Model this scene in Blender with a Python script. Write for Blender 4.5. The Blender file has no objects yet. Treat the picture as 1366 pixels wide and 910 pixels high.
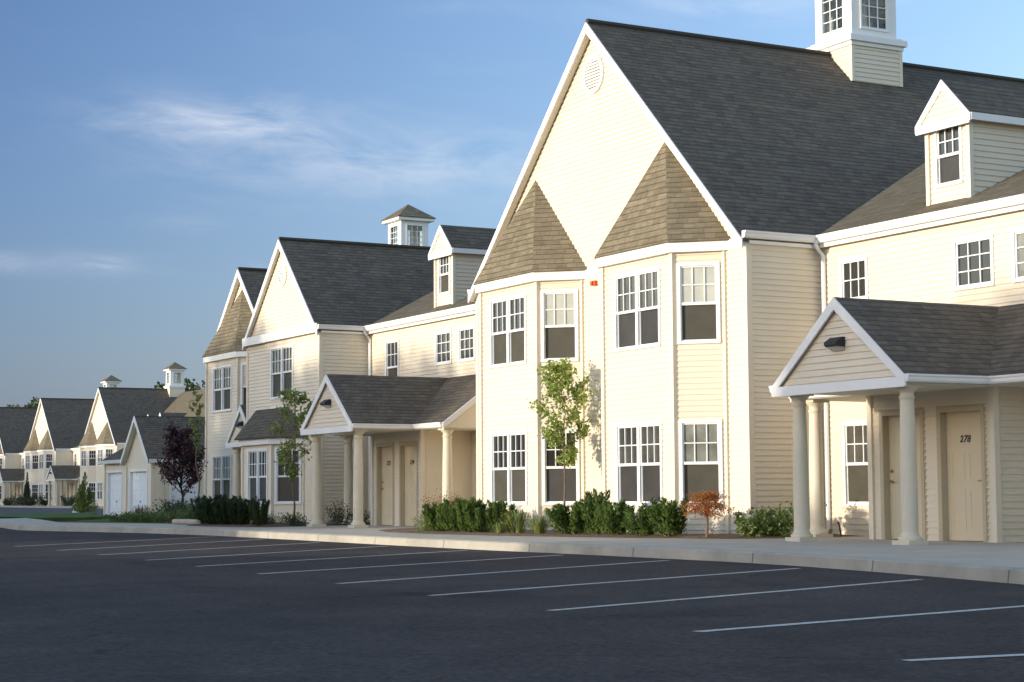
import bpy, math, random
from mathutils import Vector, Matrix
R=math.radians
scene=bpy.context.scene
col=scene.collection
# ------------------------------------------------------------------ camera
YAW,PITCH,ROLL,HC,FPX=R(28.91),R(4.75),R(-.35),.77,2470.66
fw=Vector((-math.cos(YAW)*math.cos(PITCH),math.sin(YAW)*math.cos(PITCH),math.sin(PITCH)))
rt=fw.cross(Vector((0,0,1))).normalized(); up=rt.cross(fw)
rr=rt*math.cos(ROLL)+up*math.sin(ROLL); uu=up*math.cos(ROLL)-rt*math.sin(ROLL)
cd=bpy.data.cameras.new('camera'); cam=bpy.data.objects.new('camera',cd); col.objects.link(cam)
cd.sensor_width=36; cd.lens=FPX/1366*36; cd.clip_start=.1; cd.clip_end=5000
M=Matrix((rr,uu,-fw)).transposed().to_4x4(); M.translation=(0,0,HC); cam.matrix_world=M
scene.camera=cam
# ------------------------------------------------------------------ light
SUN_EL=6.2
tr=Vector((.06,1,-math.tan(R(SUN_EL))*1.008)).normalized()
sd=bpy.data.lights.new('sun','SUN'); sd.energy=2.0; sd.angle=R(.6); sd.color=(1,.90,.73)
so=bpy.data.objects.new('sun',sd); col.objects.link(so); so.rotation_euler=tr.to_track_quat('-Z','Y').to_euler(); so.location=(0,-10,30)
w=bpy.data.worlds.new('World'); scene.world=w; w.use_nodes=True
nt=w.node_tree; N=nt.nodes; L=nt.links; N.clear()
out=N.new('ShaderNodeOutputWorld'); bg=N.new('ShaderNodeBackground'); bg.inputs[1].default_value=.15
sky=N.new('ShaderNodeTexSky'); sky.sky_type='NISHITA'; sky.sun_disc=False
sky.sun_elevation=R(SUN_EL); sky.sun_rotation=math.atan2(-tr.x,-tr.y); sky.air_density=1.0; sky.dust_density=.6; sky.ozone_density=2.2
def mth(op,a,b=None,c=None):
    n=N.new('ShaderNodeMath'); n.operation=op
    for i,v in enumerate((a,b,c)):
        if v is None: continue
        if isinstance(v,(int,float)): n.inputs[i].default_value=v
        else: L.new(v,n.inputs[i])
    return n.outputs[0]
tc=N.new('ShaderNodeTexCoord'); sp=N.new('ShaderNodeSeparateXYZ'); L.new(tc.outputs['Generated'],sp.inputs[0])
az=mth('MULTIPLY',mth('ARCTAN2',sp.outputs[1],sp.outputs[0]),57.2958)
el=mth('MULTIPLY',mth('ARCSINE',sp.outputs[2]),57.2958)
cb=N.new('ShaderNodeCombineXYZ'); L.new(az,cb.inputs[0]); L.new(mth('MULTIPLY',mth('ADD',el,mth('MULTIPLY',az,-.06)),3.6),cb.inputs[1])
ns=N.new('ShaderNodeTexNoise'); ns.inputs['Scale'].default_value=.24; ns.inputs['Detail'].default_value=9; ns.inputs['Roughness'].default_value=.62; ns.inputs['Distortion'].default_value=.5
L.new(cb.outputs[0],ns.inputs[0])
def blob(a0,e0,sa,se,k):
    da=mth('DIVIDE',mth('SUBTRACT',az,a0),sa); de=mth('DIVIDE',mth('SUBTRACT',el,e0),se)
    s=mth('ADD',mth('MULTIPLY',da,da),mth('MULTIPLY',de,de))
    return mth('MULTIPLY',mth('EXPONENT',mth('MULTIPLY',s,-1)),k)
bl=None
for b in ((160.3,11.35,3.3,.72,1.2),(155.2,10.2,5.8,1.0,.6),(164.5,7.0,2.0,.35,.5),(166.8,7.0,1.0,.3,.9),(163.4,7.0,.7,.25,.7),(159,6.9,.5,.2,.5),(161.4,8.3,1.3,.25,.35),(143.5,15.1,4,.6,.4),(153,14.9,1.6,.3,.2)):
    x=blob(*b); bl=x if bl is None else mth('ADD',bl,x)
nf=mth('MULTIPLY',mth('SUBTRACT',ns.outputs[0],.36),4.0)
nf=mth('MINIMUM',mth('MAXIMUM',nf,0),1)
cm=mth('MULTIPLY',mth('MULTIPLY',nf,bl),.55)
cm=mth('ADD',cm,mth('MULTIPLY',mth('MAXIMUM',mth('SUBTRACT',ns.outputs[0],.52),0),.10)); cm=mth('MINIMUM',cm,.8)
mx=N.new('ShaderNodeMix'); mx.data_type='RGBA'; L.new(cm,mx.inputs[0]); L.new(sky.outputs[0],mx.inputs[6]); mx.inputs[7].default_value=(4.3,4.15,3.9,1)
tn=N.new('ShaderNodeMix'); tn.data_type='RGBA'; tn.blend_type='MULTIPLY'; tn.inputs[0].default_value=1; L.new(sky.outputs[0],tn.inputs[6]); tn.inputs[7].default_value=(1.06,1.0,1.10,1); L.new(tn.outputs[2],mx.inputs[6])
hz=N.new('ShaderNodeMix'); hz.data_type='RGBA'; L.new(mth('MULTIPLY',mth('EXPONENT',mth('MULTIPLY',mth('MAXIMUM',el,0),-.15)),.72),hz.inputs[0]); L.new(mx.outputs[2],hz.inputs[6]); hz.inputs[7].default_value=(.98,1.06,1.76,1)
# deeper blue towards the west; unseen sun-side sky boosted to fill the shade
gr=mth('MINIMUM',mth('MAXIMUM',mth('ADD',mth('MULTIPLY',mth('SUBTRACT',150,az),.0165),.80),.47),1.62)
gc=N.new('ShaderNodeCombineXYZ'); L.new(mth('POWER',gr,1.3),gc.inputs[0]); L.new(mth('POWER',gr,1.08),gc.inputs[1]); L.new(mth('POWER',gr,.72),gc.inputs[2])
gm=N.new('ShaderNodeMix'); gm.data_type='RGBA'; gm.blend_type='MULTIPLY'; gm.inputs[0].default_value=1; L.new(hz.outputs[2],gm.inputs[6]); L.new(gc.outputs[0],gm.inputs[7])
L.new(gm.outputs[2],bg.inputs[0]); L.new(bg.outputs[0],out.inputs[0])
vs=scene.view_settings; vs.view_transform='Standard'; vs.look='None'; vs.exposure=1.27; vs.gamma=1; vs.use_curve_mapping=False
scene.render.engine='CYCLES'; scene.cycles.max_bounces=6

# ------------------------------------------------------------------ materials
def mat(name,base,rough=.7,var=0,vscale=3,bump=0,bscale=40,spec=.3,metal=0,var2=None):
    m=bpy.data.materials.new(name); m.use_nodes=True; t=m.node_tree; b=t.nodes['Principled BSDF']
    b.inputs['Roughness'].default_value=rough; b.inputs['Specular IOR Level'].default_value=spec; b.inputs['Metallic'].default_value=metal
    b.inputs['Base Color'].default_value=(*base,1)
    co=t.nodes.new('ShaderNodeTexCoord')
    if var:
        n=t.nodes.new('ShaderNodeTexNoise'); n.inputs['Scale'].default_value=vscale; n.inputs['Detail'].default_value=6; n.inputs['Roughness'].default_value=.65
        t.links.new(co.outputs['Object'],n.inputs[0])
        r=t.nodes.new('ShaderNodeValToRGB'); t.links.new(n.outputs[0],r.inputs[0])
        lo=[c*(1-var) for c in base]; hi=var2 or [min(1,c*(1+var)) for c in base]
        r.color_ramp.elements[0].position=.3; r.color_ramp.elements[1].position=.7
        r.color_ramp.elements[0].color=(*lo,1); r.color_ramp.elements[1].color=(*hi,1)
        t.links.new(r.outputs[0],b.inputs['Base Color'])
    if bump:
        n=t.nodes.new('ShaderNodeTexNoise'); n.inputs['Scale'].default_value=bscale; n.inputs['Detail'].default_value=4
        t.links.new(co.outputs['Object'],n.inputs[0]); bp=t.nodes.new('ShaderNodeBump'); bp.inputs['Strength'].default_value=bump; bp.inputs['Distance'].default_value=.02
        t.links.new(n.outputs[0],bp.inputs['Height']); t.links.new(bp.outputs[0],b.inputs['Normal'])
    return m
def shingle(name,c0,c1,c2):
    m=bpy.data.materials.new(name); m.use_nodes=True; t=m.node_tree; b=t.nodes['Principled BSDF']; l=t.links
    b.inputs['Roughness'].default_value=.92; b.inputs['Specular IOR Level'].default_value=.15
    uv=t.nodes.new('ShaderNodeTexCoord')
    def brick(wd,off,a,b_):
        br=t.nodes.new('ShaderNodeTexBrick'); l.new(uv.outputs['UV'],br.inputs[0])
        br.inputs['Scale'].default_value=1; br.inputs['Brick Width'].default_value=wd; br.inputs['Row Height'].default_value=.135
        br.inputs['Mortar Size'].default_value=.004; br.inputs['Mortar Smooth'].default_value=.6; br.offset=off; br.offset_frequency=2; br.squash=1.7; br.squash_frequency=3
        br.inputs['Color1'].default_value=(*a,1); br.inputs['Color2'].default_value=(*b_,1); br.inputs['Mortar'].default_value=(*[x*.7 for x in a],1); br.inputs['Bias'].default_value=0
        return br
    br=brick(.21,.37,c0,c1); b2=brick(.34,.61,[x*.9 for x in c1],[x*.95 for x in c0])
    mb_=t.nodes.new('ShaderNodeMix'); mb_.data_type='RGBA'; mb_.inputs[0].default_value=.35; l.new(br.outputs[0],mb_.inputs[6]); l.new(b2.outputs[0],mb_.inputs[7])
    n=t.nodes.new('ShaderNodeTexNoise'); n.inputs['Scale'].default_value=1.6; n.inputs['Detail'].default_value=10; n.inputs['Roughness'].default_value=.78
    l.new(uv.outputs['UV'],n.inputs[0])
    r=t.nodes.new('ShaderNodeValToRGB'); r.color_ramp.elements[0].position=.40; r.color_ramp.elements[1].position=.66; l.new(n.outputs[0],r.inputs[0])
    r.color_ramp.elements[0].color=(0,0,0,1); r.color_ramp.elements[1].color=(.6,.6,.6,1)
    mx=t.nodes.new('ShaderNodeMix'); mx.data_type='RGBA'; l.new(r.outputs[0],mx.inputs[0]); l.new(mb_.outputs[2],mx.inputs[6]); mx.inputs[7].default_value=(*c2,1)
    # granule streaks along the courses
    mp=t.nodes.new('ShaderNodeMapping'); mp.inputs['Scale'].default_value=(3,16,1); l.new(uv.outputs['UV'],mp.inputs[0])
    n3=t.nodes.new('ShaderNodeTexNoise'); n3.inputs['Scale'].default_value=1.5; n3.inputs['Detail'].default_value=6; l.new(mp.outputs[0],n3.inputs[0])
    r3=t.nodes.new('ShaderNodeValToRGB'); r3.color_ramp.elements[0].position=.3; r3.color_ramp.elements[1].position=.7; r3.color_ramp.elements[0].color=(.80,.80,.80,1); r3.color_ramp.elements[1].color=(1.16,1.16,1.16,1); l.new(n3.outputs[0],r3.inputs[0])
    m3=t.nodes.new('ShaderNodeMix'); m3.data_type='RGBA'; m3.blend_type='MULTIPLY'; m3.inputs[0].default_value=1; l.new(mx.outputs[2],m3.inputs[6]); l.new(r3.outputs[0],m3.inputs[7])
    # lap shadow painted into the colour where each course overlaps the one below
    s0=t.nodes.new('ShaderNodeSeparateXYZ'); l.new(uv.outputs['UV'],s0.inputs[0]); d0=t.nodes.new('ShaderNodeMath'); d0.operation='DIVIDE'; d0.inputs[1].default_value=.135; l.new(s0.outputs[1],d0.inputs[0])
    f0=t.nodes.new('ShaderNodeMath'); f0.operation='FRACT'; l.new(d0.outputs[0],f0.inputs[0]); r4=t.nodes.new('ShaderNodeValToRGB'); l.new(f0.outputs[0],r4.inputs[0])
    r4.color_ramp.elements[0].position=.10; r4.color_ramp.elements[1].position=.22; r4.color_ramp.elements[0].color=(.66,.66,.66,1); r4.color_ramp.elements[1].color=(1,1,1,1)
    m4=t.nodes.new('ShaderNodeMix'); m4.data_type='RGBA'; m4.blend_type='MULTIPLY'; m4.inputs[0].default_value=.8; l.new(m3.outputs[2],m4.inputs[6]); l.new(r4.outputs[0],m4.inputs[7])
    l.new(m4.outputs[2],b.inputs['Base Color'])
    # lap relief: sawtooth along the slope
    s=t.nodes.new('ShaderNodeSeparateXYZ'); l.new(uv.outputs['UV'],s.inputs[0])
    d=t.nodes.new('ShaderNodeMath'); d.operation='DIVIDE'; d.inputs[1].default_value=.135; l.new(s.outputs[1],d.inputs[0])
    f=t.nodes.new('ShaderNodeMath'); f.operation='FRACT'; l.new(d.outputs[0],f.inputs[0])
    g=t.nodes.new('ShaderNodeMath'); g.operation='MULTIPLY_ADD'; g.inputs[1].default_value=-1.0; l.new(f.outputs[0],g.inputs[0]); 
    h=t.nodes.new('ShaderNodeMath'); h.operation='MULTIPLY'; h.inputs[1].default_value=.8; l.new(br.outputs['Fac'],h.inputs[0])
    l.new(h.outputs[0],g.inputs[2])
    bp=t.nodes.new('ShaderNodeBump'); bp.inputs['Strength'].default_value=1.0; bp.inputs['Distance'].default_value=.035; l.new(g.outputs[0],bp.inputs['Height']); l.new(bp.outputs[0],b.inputs['Normal'])
    return m
def leafmat(name,a,b_,trans=.35,scale=5):
    m=bpy.data.materials.new(name); m.use_nodes=True; t=m.node_tree; t.nodes.clear(); l=t.links
    o=t.nodes.new('ShaderNodeOutputMaterial'); d=t.nodes.new('ShaderNodeBsdfDiffuse'); tl=t.nodes.new('ShaderNodeBsdfTranslucent'); mi=t.nodes.new('ShaderNodeMixShader')
    g=t.nodes.new('ShaderNodeBsdfGlossy'); g.inputs['Roughness'].default_value=.45; m2=t.nodes.new('ShaderNodeMixShader'); m2.inputs[0].default_value=.05
    co=t.nodes.new('ShaderNodeTexCoord'); n=t.nodes.new('ShaderNodeTexNoise'); n.inputs['Scale'].default_value=scale; n.inputs['Detail'].default_value=5
    l.new(co.outputs['Object'],n.inputs[0]); r=t.nodes.new('ShaderNodeValToRGB'); l.new(n.outputs[0],r.inputs[0])
    r.color_ramp.elements[0].position=.35; r.color_ramp.elements[1].position=.65
    r.color_ramp.elements[0].color=(*a,1); r.color_ramp.elements[1].color=(*b_,1)
    l.new(r.outputs[0],d.inputs[0]); l.new(r.outputs[0],tl.inputs[0]); mi.inputs[0].default_value=trans
    l.new(d.outputs[0],mi.inputs[1]); l.new(tl.outputs[0],mi.inputs[2]); l.new(mi.outputs[0],m2.inputs[1]); l.new(g.outputs[0],m2.inputs[2]); l.new(m2.outputs[0],o.inputs[0])
    return m
SID=mat('vinyl_siding',(.72,.635,.50),.5,.05,.9,0,spec=.3)
POST=mat('corner_vinyl',(.74,.655,.52),.5,.03,2)
WHT=mat('white_trim',(.79,.785,.765),.45,.03,2)
SASH=mat('white_vinyl',(.80,.80,.785),.35)
SOF=mat('soffit',(.66,.62,.52),.6)
TAUPE=mat('taupe_frame',(.50,.42,.29),.5)
DOOR=mat('beige_door',(.66,.57,.41),.45,.03,3)
COL=mat('column_paint',(.64,.57,.44),.5,.04,5)
GDOOR=mat('garage_door_white',(.80,.82,.84),.5,.03,2)
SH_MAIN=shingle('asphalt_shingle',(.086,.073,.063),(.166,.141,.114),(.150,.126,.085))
SH_TAN=shingle('sunlit_shingle',(.155,.128,.085),(.285,.238,.158),(.205,.170,.112))  # lighter tan copy of the shingle for sunlit slopes, sunlight put into the colour
GLASS=mat('window_glass',(.030,.029,.026),.06,spec=.8)
SCREEN=mat('insect_screen',(.062,.057,.042),.55,.15,3,spec=.3)
CLEAR=bpy.data.materials.new('clear_glass'); CLEAR.use_nodes=True; _t=CLEAR.node_tree; _t.nodes.clear()
_o=_t.nodes.new('ShaderNodeOutputMaterial'); _a=_t.nodes.new('ShaderNodeBsdfTransparent'); _g=_t.nodes.new('ShaderNodeBsdfGlossy'); _g.inputs['Roughness'].default_value=.03; _m=_t.nodes.new('ShaderNodeMixShader'); _f=_t.nodes.new('ShaderNodeFresnel'); _f.inputs[0].default_value=1.6
_a.inputs[0].default_value=(.8,.85,.85,1); _t.links.new(_f.outputs[0],_m.inputs[0]); _t.links.new(_a.outputs[0],_m.inputs[1]); _t.links.new(_g.outputs[0],_m.inputs[2]); _t.links.new(_m.outputs[0],_o.inputs[0])
GLASS2=mat('window_glass_curtained',(.075,.072,.062),.07,.6,1.1,spec=.8)
SCREEN2=mat('insect_screen_dark',(.040,.036,.032),.4,.3,2,spec=.5)
PALE=mat('glass_sky_and_blind',(.42,.42,.37),.12,.12,2,spec=.7)  # pale tone paints a sky reflection together with the blind
PALE2=mat('glass_half_curtain',(.20,.20,.175),.12,.45,2.2,spec=.7)
DARK=mat('dark_metal',(.03,.03,.035),.4); LENS=mat('lamp_lens',(.45,.45,.42),.25,spec=.6)
RED=mat('alarm_red',(.55,.09,.03),.4); BRASS=mat('brass',(.45,.32,.12),.3,metal=.8)
NUM=mat('number_black',(.03,.035,.03),.5)
BARK=mat('bark',(.16,.12,.085),.9,.3,14,.5,60); DBARK=mat('dark_bark',(.05,.038,.035),.9,.3,14,.5,60)
MULCH=mat('mulch',(.17,.11,.07),.95,.55,22,1,90,var2=(.26,.18,.12))
GRASS=mat('grass_turf',(.07,.12,.026),.95,.35,1.2,1,120,var2=(.11,.17,.04))
CONC=mat('concrete',(.46,.41,.335),.85,.12,1.3,.25,90)
KERB=mat('kerb_concrete',(.40,.365,.30),.85,.2,1.1,.3,70)
LINE=mat('road_paint',(.66,.62,.55),.8,.5,26,.3,90,var2=(.72,.68,.6))
def asphalt(base=(.054,.046,.0455)):
    m=mat('asphalt',base,.9,0,.22,.6,140,spec=.2); t=m.node_tree; l=t.links; b=t.nodes['Principled BSDF']; co=t.nodes.new('ShaderNodeTexCoord')
    cur=None
    for sc,dt,a,z in ((.16,5,.66,1.25),(1.3,6,.84,1.15),(22,4,.5,1.6)):
        n=t.nodes.new('ShaderNodeTexNoise'); n.inputs['Scale'].default_value=sc; n.inputs['Detail'].default_value=dt; n.inputs['Roughness'].default_value=.7; l.new(co.outputs['Object'],n.inputs[0])
        r=t.nodes.new('ShaderNodeValToRGB'); r.color_ramp.elements[0].position=.32; r.color_ramp.elements[1].position=.68; r.color_ramp.elements[0].color=(a,a,a,1); r.color_ramp.elements[1].color=(z,z*.985,z*.96,1); l.new(n.outputs[0],r.inputs[0])
        x=t.nodes.new('ShaderNodeMix'); x.data_type='RGBA'; x.blend_type='MULTIPLY'; x.inputs[0].default_value=1
        if cur is None: x.inputs[6].default_value=(*base,1)
        else: l.new(cur,x.inputs[6])
        l.new(r.outputs[0],x.inputs[7]); cur=x.outputs[2]
    # hairline cracks
    dn=t.nodes.new('ShaderNodeTexNoise'); dn.inputs['Scale'].default_value=1.3; dn.inputs['Detail'].default_value=5; l.new(co.outputs['Object'],dn.inputs[0])
    va=t.nodes.new('ShaderNodeVectorMath'); va.operation='MULTIPLY_ADD'; va.inputs[1].default_value=(1.6,1.6,0); l.new(dn.outputs['Color'],va.inputs[0]); l.new(co.outputs['Object'],va.inputs[2])
    vo=t.nodes.new('ShaderNodeTexVoronoi'); vo.feature='DISTANCE_TO_EDGE'; vo.inputs['Scale'].default_value=.13; l.new(va.outputs[0],vo.inputs[0])
    cr=t.nodes.new('ShaderNodeValToRGB'); cr.color_ramp.elements[0].position=.0008; cr.color_ramp.elements[1].position=.0035; cr.color_ramp.elements[0].color=(.45,.45,.45,1); cr.color_ramp.elements[1].color=(1,1,1,1); l.new(vo.outputs[0],cr.inputs[0])
    # oil and tyre stains
    st=t.nodes.new('ShaderNodeTexNoise'); st.inputs['Scale'].default_value=.55; st.inputs['Detail'].default_value=3; l.new(co.outputs['Object'],st.inputs[0])
    sr=t.nodes.new('ShaderNodeValToRGB'); sr.color_ramp.elements[0].position=.62; sr.color_ramp.elements[1].position=.72; sr.color_ramp.elements[0].color=(1,1,1,1); sr.color_ramp.elements[1].color=(.66,.66,.68,1); l.new(st.outputs[0],sr.inputs[0])
    for q in (cr,sr):
        x=t.nodes.new('ShaderNodeMix'); x.data_type='RGBA'; x.blend_type='MULTIPLY'; x.inputs[0].default_value=1; l.new(cur,x.inputs[6]); l.new(q.outputs[0],x.inputs[7]); cur=x.outputs[2]
    l.new(cur,b.inputs['Base Color']); return m
ASPH=asphalt(); ASPH2=mat('asphalt_far',(.06,.06,.066),.9,.15,.3)
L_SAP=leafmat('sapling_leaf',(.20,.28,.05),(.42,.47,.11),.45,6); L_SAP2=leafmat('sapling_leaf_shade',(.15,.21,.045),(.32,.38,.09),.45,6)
L_YEW=leafmat('yew_needles',(.045,.085,.018),(.14,.21,.045),.15,7)
L_YEWD=leafmat('dark_shrub',(.02,.038,.014),(.05,.08,.024),.15,7)
L_PER=leafmat('perennial_leaf',(.11,.18,.035),(.24,.32,.07),.35,7)
L_BLADE=leafmat('blade_leaf',(.10,.15,.03),(.26,.28,.08),.35,6)
L_RED=leafmat('red_maple_leaf',(.50,.13,.035),(.52,.27,.06),.4,5)
L_WISP=leafmat('barberry_leaf',(.22,.10,.035),(.28,.20,.07),.4,5)
L_PUR=leafmat('purple_leaf',(.040,.016,.022),(.090,.034,.044),.2,4)
L_CON=leafmat('arborvitae_leaf',(.10,.13,.018),(.24,.25,.03),.2,3)
L_FAR=leafmat('tree_leaf',(.03,.055,.016),(.075,.105,.028),.25,.6)

# ------------------------------------------------------------------ mesh helpers
ORG={}
class MB:
    def __init__(s): s.v=[];s.f=[];s.uv=[];s.m=[]
    def face(s,pts,uv=None,m=0):
        i=len(s.v); s.v+= [tuple(p) for p in pts]; s.f.append(tuple(range(i,i+len(pts)))); s.uv.append(uv); s.m.append(m)
    def box(s,a,b,m=0):
        (x0,y0,z0),(x1,y1,z1)=a,b
        s.hexa([(x0,y0,z0),(x1,y0,z0),(x1,y1,z0),(x0,y1,z0),(x0,y0,z1),(x1,y0,z1),(x1,y1,z1),(x0,y1,z1)],m)
    def hexa(s,p,m=0):
        for q in ((3,2,1,0),(4,5,6,7),(0,1,5,4),(1,2,6,5),(2,3,7,6),(3,0,4,7)): s.face([p[k] for k in q],None,m)
    def prism(s,poly,vec,m=0):
        v=Vector(vec); a=[Vector(p) for p in poly]; b=[p+v for p in a]
        s.face(a[::-1],None,m); s.face(b,None,m); n=len(a)
        for i in range(n): s.face([a[i],a[(i+1)%n],b[(i+1)%n],b[i]],None,m)
    def tube(s,pts,rad,n=8,m=0,cap=True):
        rings=[]
        for i,p in enumerate(pts):
            p=Vector(p); a=Vector(pts[max(i-1,0)]); b=Vector(pts[min(i+1,len(pts)-1)]); d=(b-a).normalized()
            q=d.cross(Vector((0,0,1)) if abs(d.z)<.9 else Vector((1,0,0))).normalized(); r=d.cross(q)
            rings.append([p+(q*math.cos(2*math.pi*k/n)+r*math.sin(2*math.pi*k/n))*rad[i] for k in range(n)])
        base=len(s.v)
        for rg in rings: s.v+=[tuple(x) for x in rg]
        for i in range(len(rings)-1):
            for k in range(n):
                s.f.append((base+i*n+k,base+(i+1)*n+k,base+(i+1)*n+(k+1)%n,base+i*n+(k+1)%n)); s.uv.append(None); s.m.append(m)
        if cap:
            s.f.append(tuple(base+(len(rings)-1)*n+k for k in range(n-1,-1,-1))); s.uv.append(None); s.m.append(m)
            s.f.append(tuple(base+k for k in range(n))); s.uv.append(None); s.m.append(m)
    def lathe(s,c,prof,n=24):
        base=len(s.v)
        for (r,z) in prof:
            for k in range(n): s.v.append((c[0]+r*math.cos(2*math.pi*k/n),c[1]+r*math.sin(2*math.pi*k/n),c[2]+z))
        for i in range(len(prof)-1):
            for k in range(n):
                s.f.append((base+i*n+k,base+i*n+(k+1)%n,base+(i+1)*n+(k+1)%n,base+(i+1)*n+k)); s.uv.append(None); s.m.append(0)
    def build(s,name,mats,parent=None,org=(0,0,0),smooth=False):
        if parent is not None: org=ORG[parent.name]
        if not isinstance(mats,(list,tuple)): mats=[mats]
        me=bpy.data.meshes.new(name); o=org
        me.from_pydata([(v[0]-o[0],v[1]-o[1],v[2]-o[2]) for v in s.v],[],s.f)
        for m in mats: me.materials.append(m)
        if any(s.m): me.polygons.foreach_set('material_index',s.m)
        if any(u for u in s.uv):
            ul=me.uv_layers.new(name='UVMap'); k=0
            for u,f in zip(s.uv,s.f):
                for j in range(len(f)):
                    if u: ul.data[k].uv=u[j]
                    k+=1
        if smooth: me.polygons.foreach_set('use_smooth',[True]*len(me.polygons))
        me.update()
        ob=bpy.data.objects.new(name,me); col.objects.link(ob)
        if parent is not None: ob.parent=parent
        else: ob.location=o
        ORG[ob.name]=o
        return ob
def tag(o,label=None,cat=None,group=None,kind=None):
    for k,v in (('label',label),('category',cat),('group',group),('kind',kind)):
        if v: o[k]=v
    return o
def empty(name,loc,label,cat,group=None):
    o=bpy.data.objects.new(name,None); o.location=loc; col.objects.link(o); ORG[o.name]=tuple(loc); o.empty_display_size=.3
    return tag(o,label,cat,group)
def copy_thing(o,loc,rz,sc,label,group=None):
    c=o.copy(); col.objects.link(c); c.location=loc; c.rotation_euler=(0,0,rz); c.scale=(sc[0],sc[1],sc[2]) if isinstance(sc,(tuple,list)) else (sc,sc,sc)
    for ch in o.children:
        k=ch.copy(); col.objects.link(k); k.parent=c
        for g in ch.children:
            q=g.copy(); col.objects.link(q); q.parent=k
    c['label']=label
    if group: c['group']=group
    return c

# frame of a vertical wall: A->B left to right seen from outside
class Fr:
    def __init__(s,A,B):
        s.A=A; dx,dy=B[0]-A[0],B[1]-A[1]; s.L=math.hypot(dx,dy); s.d=(dx/s.L,dy/s.L); s.n=(s.d[1],-s.d[0])
    def P(s,u,o,z): return (s.A[0]+s.d[0]*u+s.n[0]*o, s.A[1]+s.d[1]*u+s.n[1]*o, z)
    def box(s,mb,u0,u1,o0,o1,z0,z1,m=0):
        mb.hexa([s.P(u0,o1,z0),s.P(u1,o1,z0),s.P(u1,o0,z0),s.P(u0,o0,z0),s.P(u0,o1,z1),s.P(u1,o1,z1),s.P(u1,o0,z1),s.P(u0,o0,z1)],m)
LAP=.104; LD=.018
def siding(fr,poly,holes=(),mb=None,lod=0,lap=LAP):
    """clapboard wall: poly = convex outline [(s,z)...], holes=[(s0,s1,z0,z1)]"""
    mb=mb or MB(); zs=[p[1] for p in poly]; z0,z1=min(zs),max(zs)
    lp=lap if not lod else 1e9
    laps=[z0]+[k*lap for k in range(int(z0/lap)-1,int(z1/lap)+2) if z0+1e-4<k*lap<z1-1e-4] if not lod else [z0]
    br=set(laps)|{z1}|set(p[1] for p in poly)
    for h in holes: br|={h[2],h[3]}
    br=sorted(b for b in br if z0-1e-6<=b<=z1+1e-6)
    lapset=laps
    def iv(z):
        xs=[]
        n=len(poly)
        for i in range(n):
            (a,za),(b,zb)=poly[i],poly[(i+1)%n]
            if abs(za-zb)<1e-9:
                if abs(z-za)<1e-6: xs+=[a,b]
            elif min(za,zb)-1e-6<=z<=max(za,zb)+1e-6: xs.append(a+(b-a)*(z-za)/(zb-za))
        return (min(xs),max(xs))
    def off(z,lapz): return 0 if lod else LD*max(0,1-(z-lapz)/lap)
    for za,zb in zip(br,br[1:]):
        if zb-za<1e-5: continue
        e=1e-5; A,B=iv(za+e),iv(zb-e)
        lz=max(l for l in lapset if l<=za+1e-6) if not lod else z0
        lb=math.floor(lz/lap+1e-4)*lap if not lod else 0
        oa,ob=(off(za,lb),off(zb,lb)) if not lod else (0,0)
        cuts=sorted((h[0],h[1]) for h in holes if h[2]<=za+1e-6 and h[3]>=zb-1e-6)
        segs=[]; la,lb2=A[0],B[0]
        for c in cuts:
            segs.append((la,c[0],lb2,c[0])); la=lb2=c[1]
        segs.append((la,A[1],lb2,B[1]))
        for a0,a1,b0,b1 in segs:
            if a1-a0<1e-4 and b1-b0<1e-4: continue
            mb.face([fr.P(a0,oa,za),fr.P(a1,oa,za),fr.P(b1,ob,zb),fr.P(b0,ob,zb)])
            if not lod and any(abs(za-l)<1e-6 for l in lapset):
                mb.face([fr.P(a0,0,za),fr.P(a1,0,za),fr.P(a1,oa,za),fr.P(a0,oa,za)])
    return mb
rnd=random.Random(5)
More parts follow.
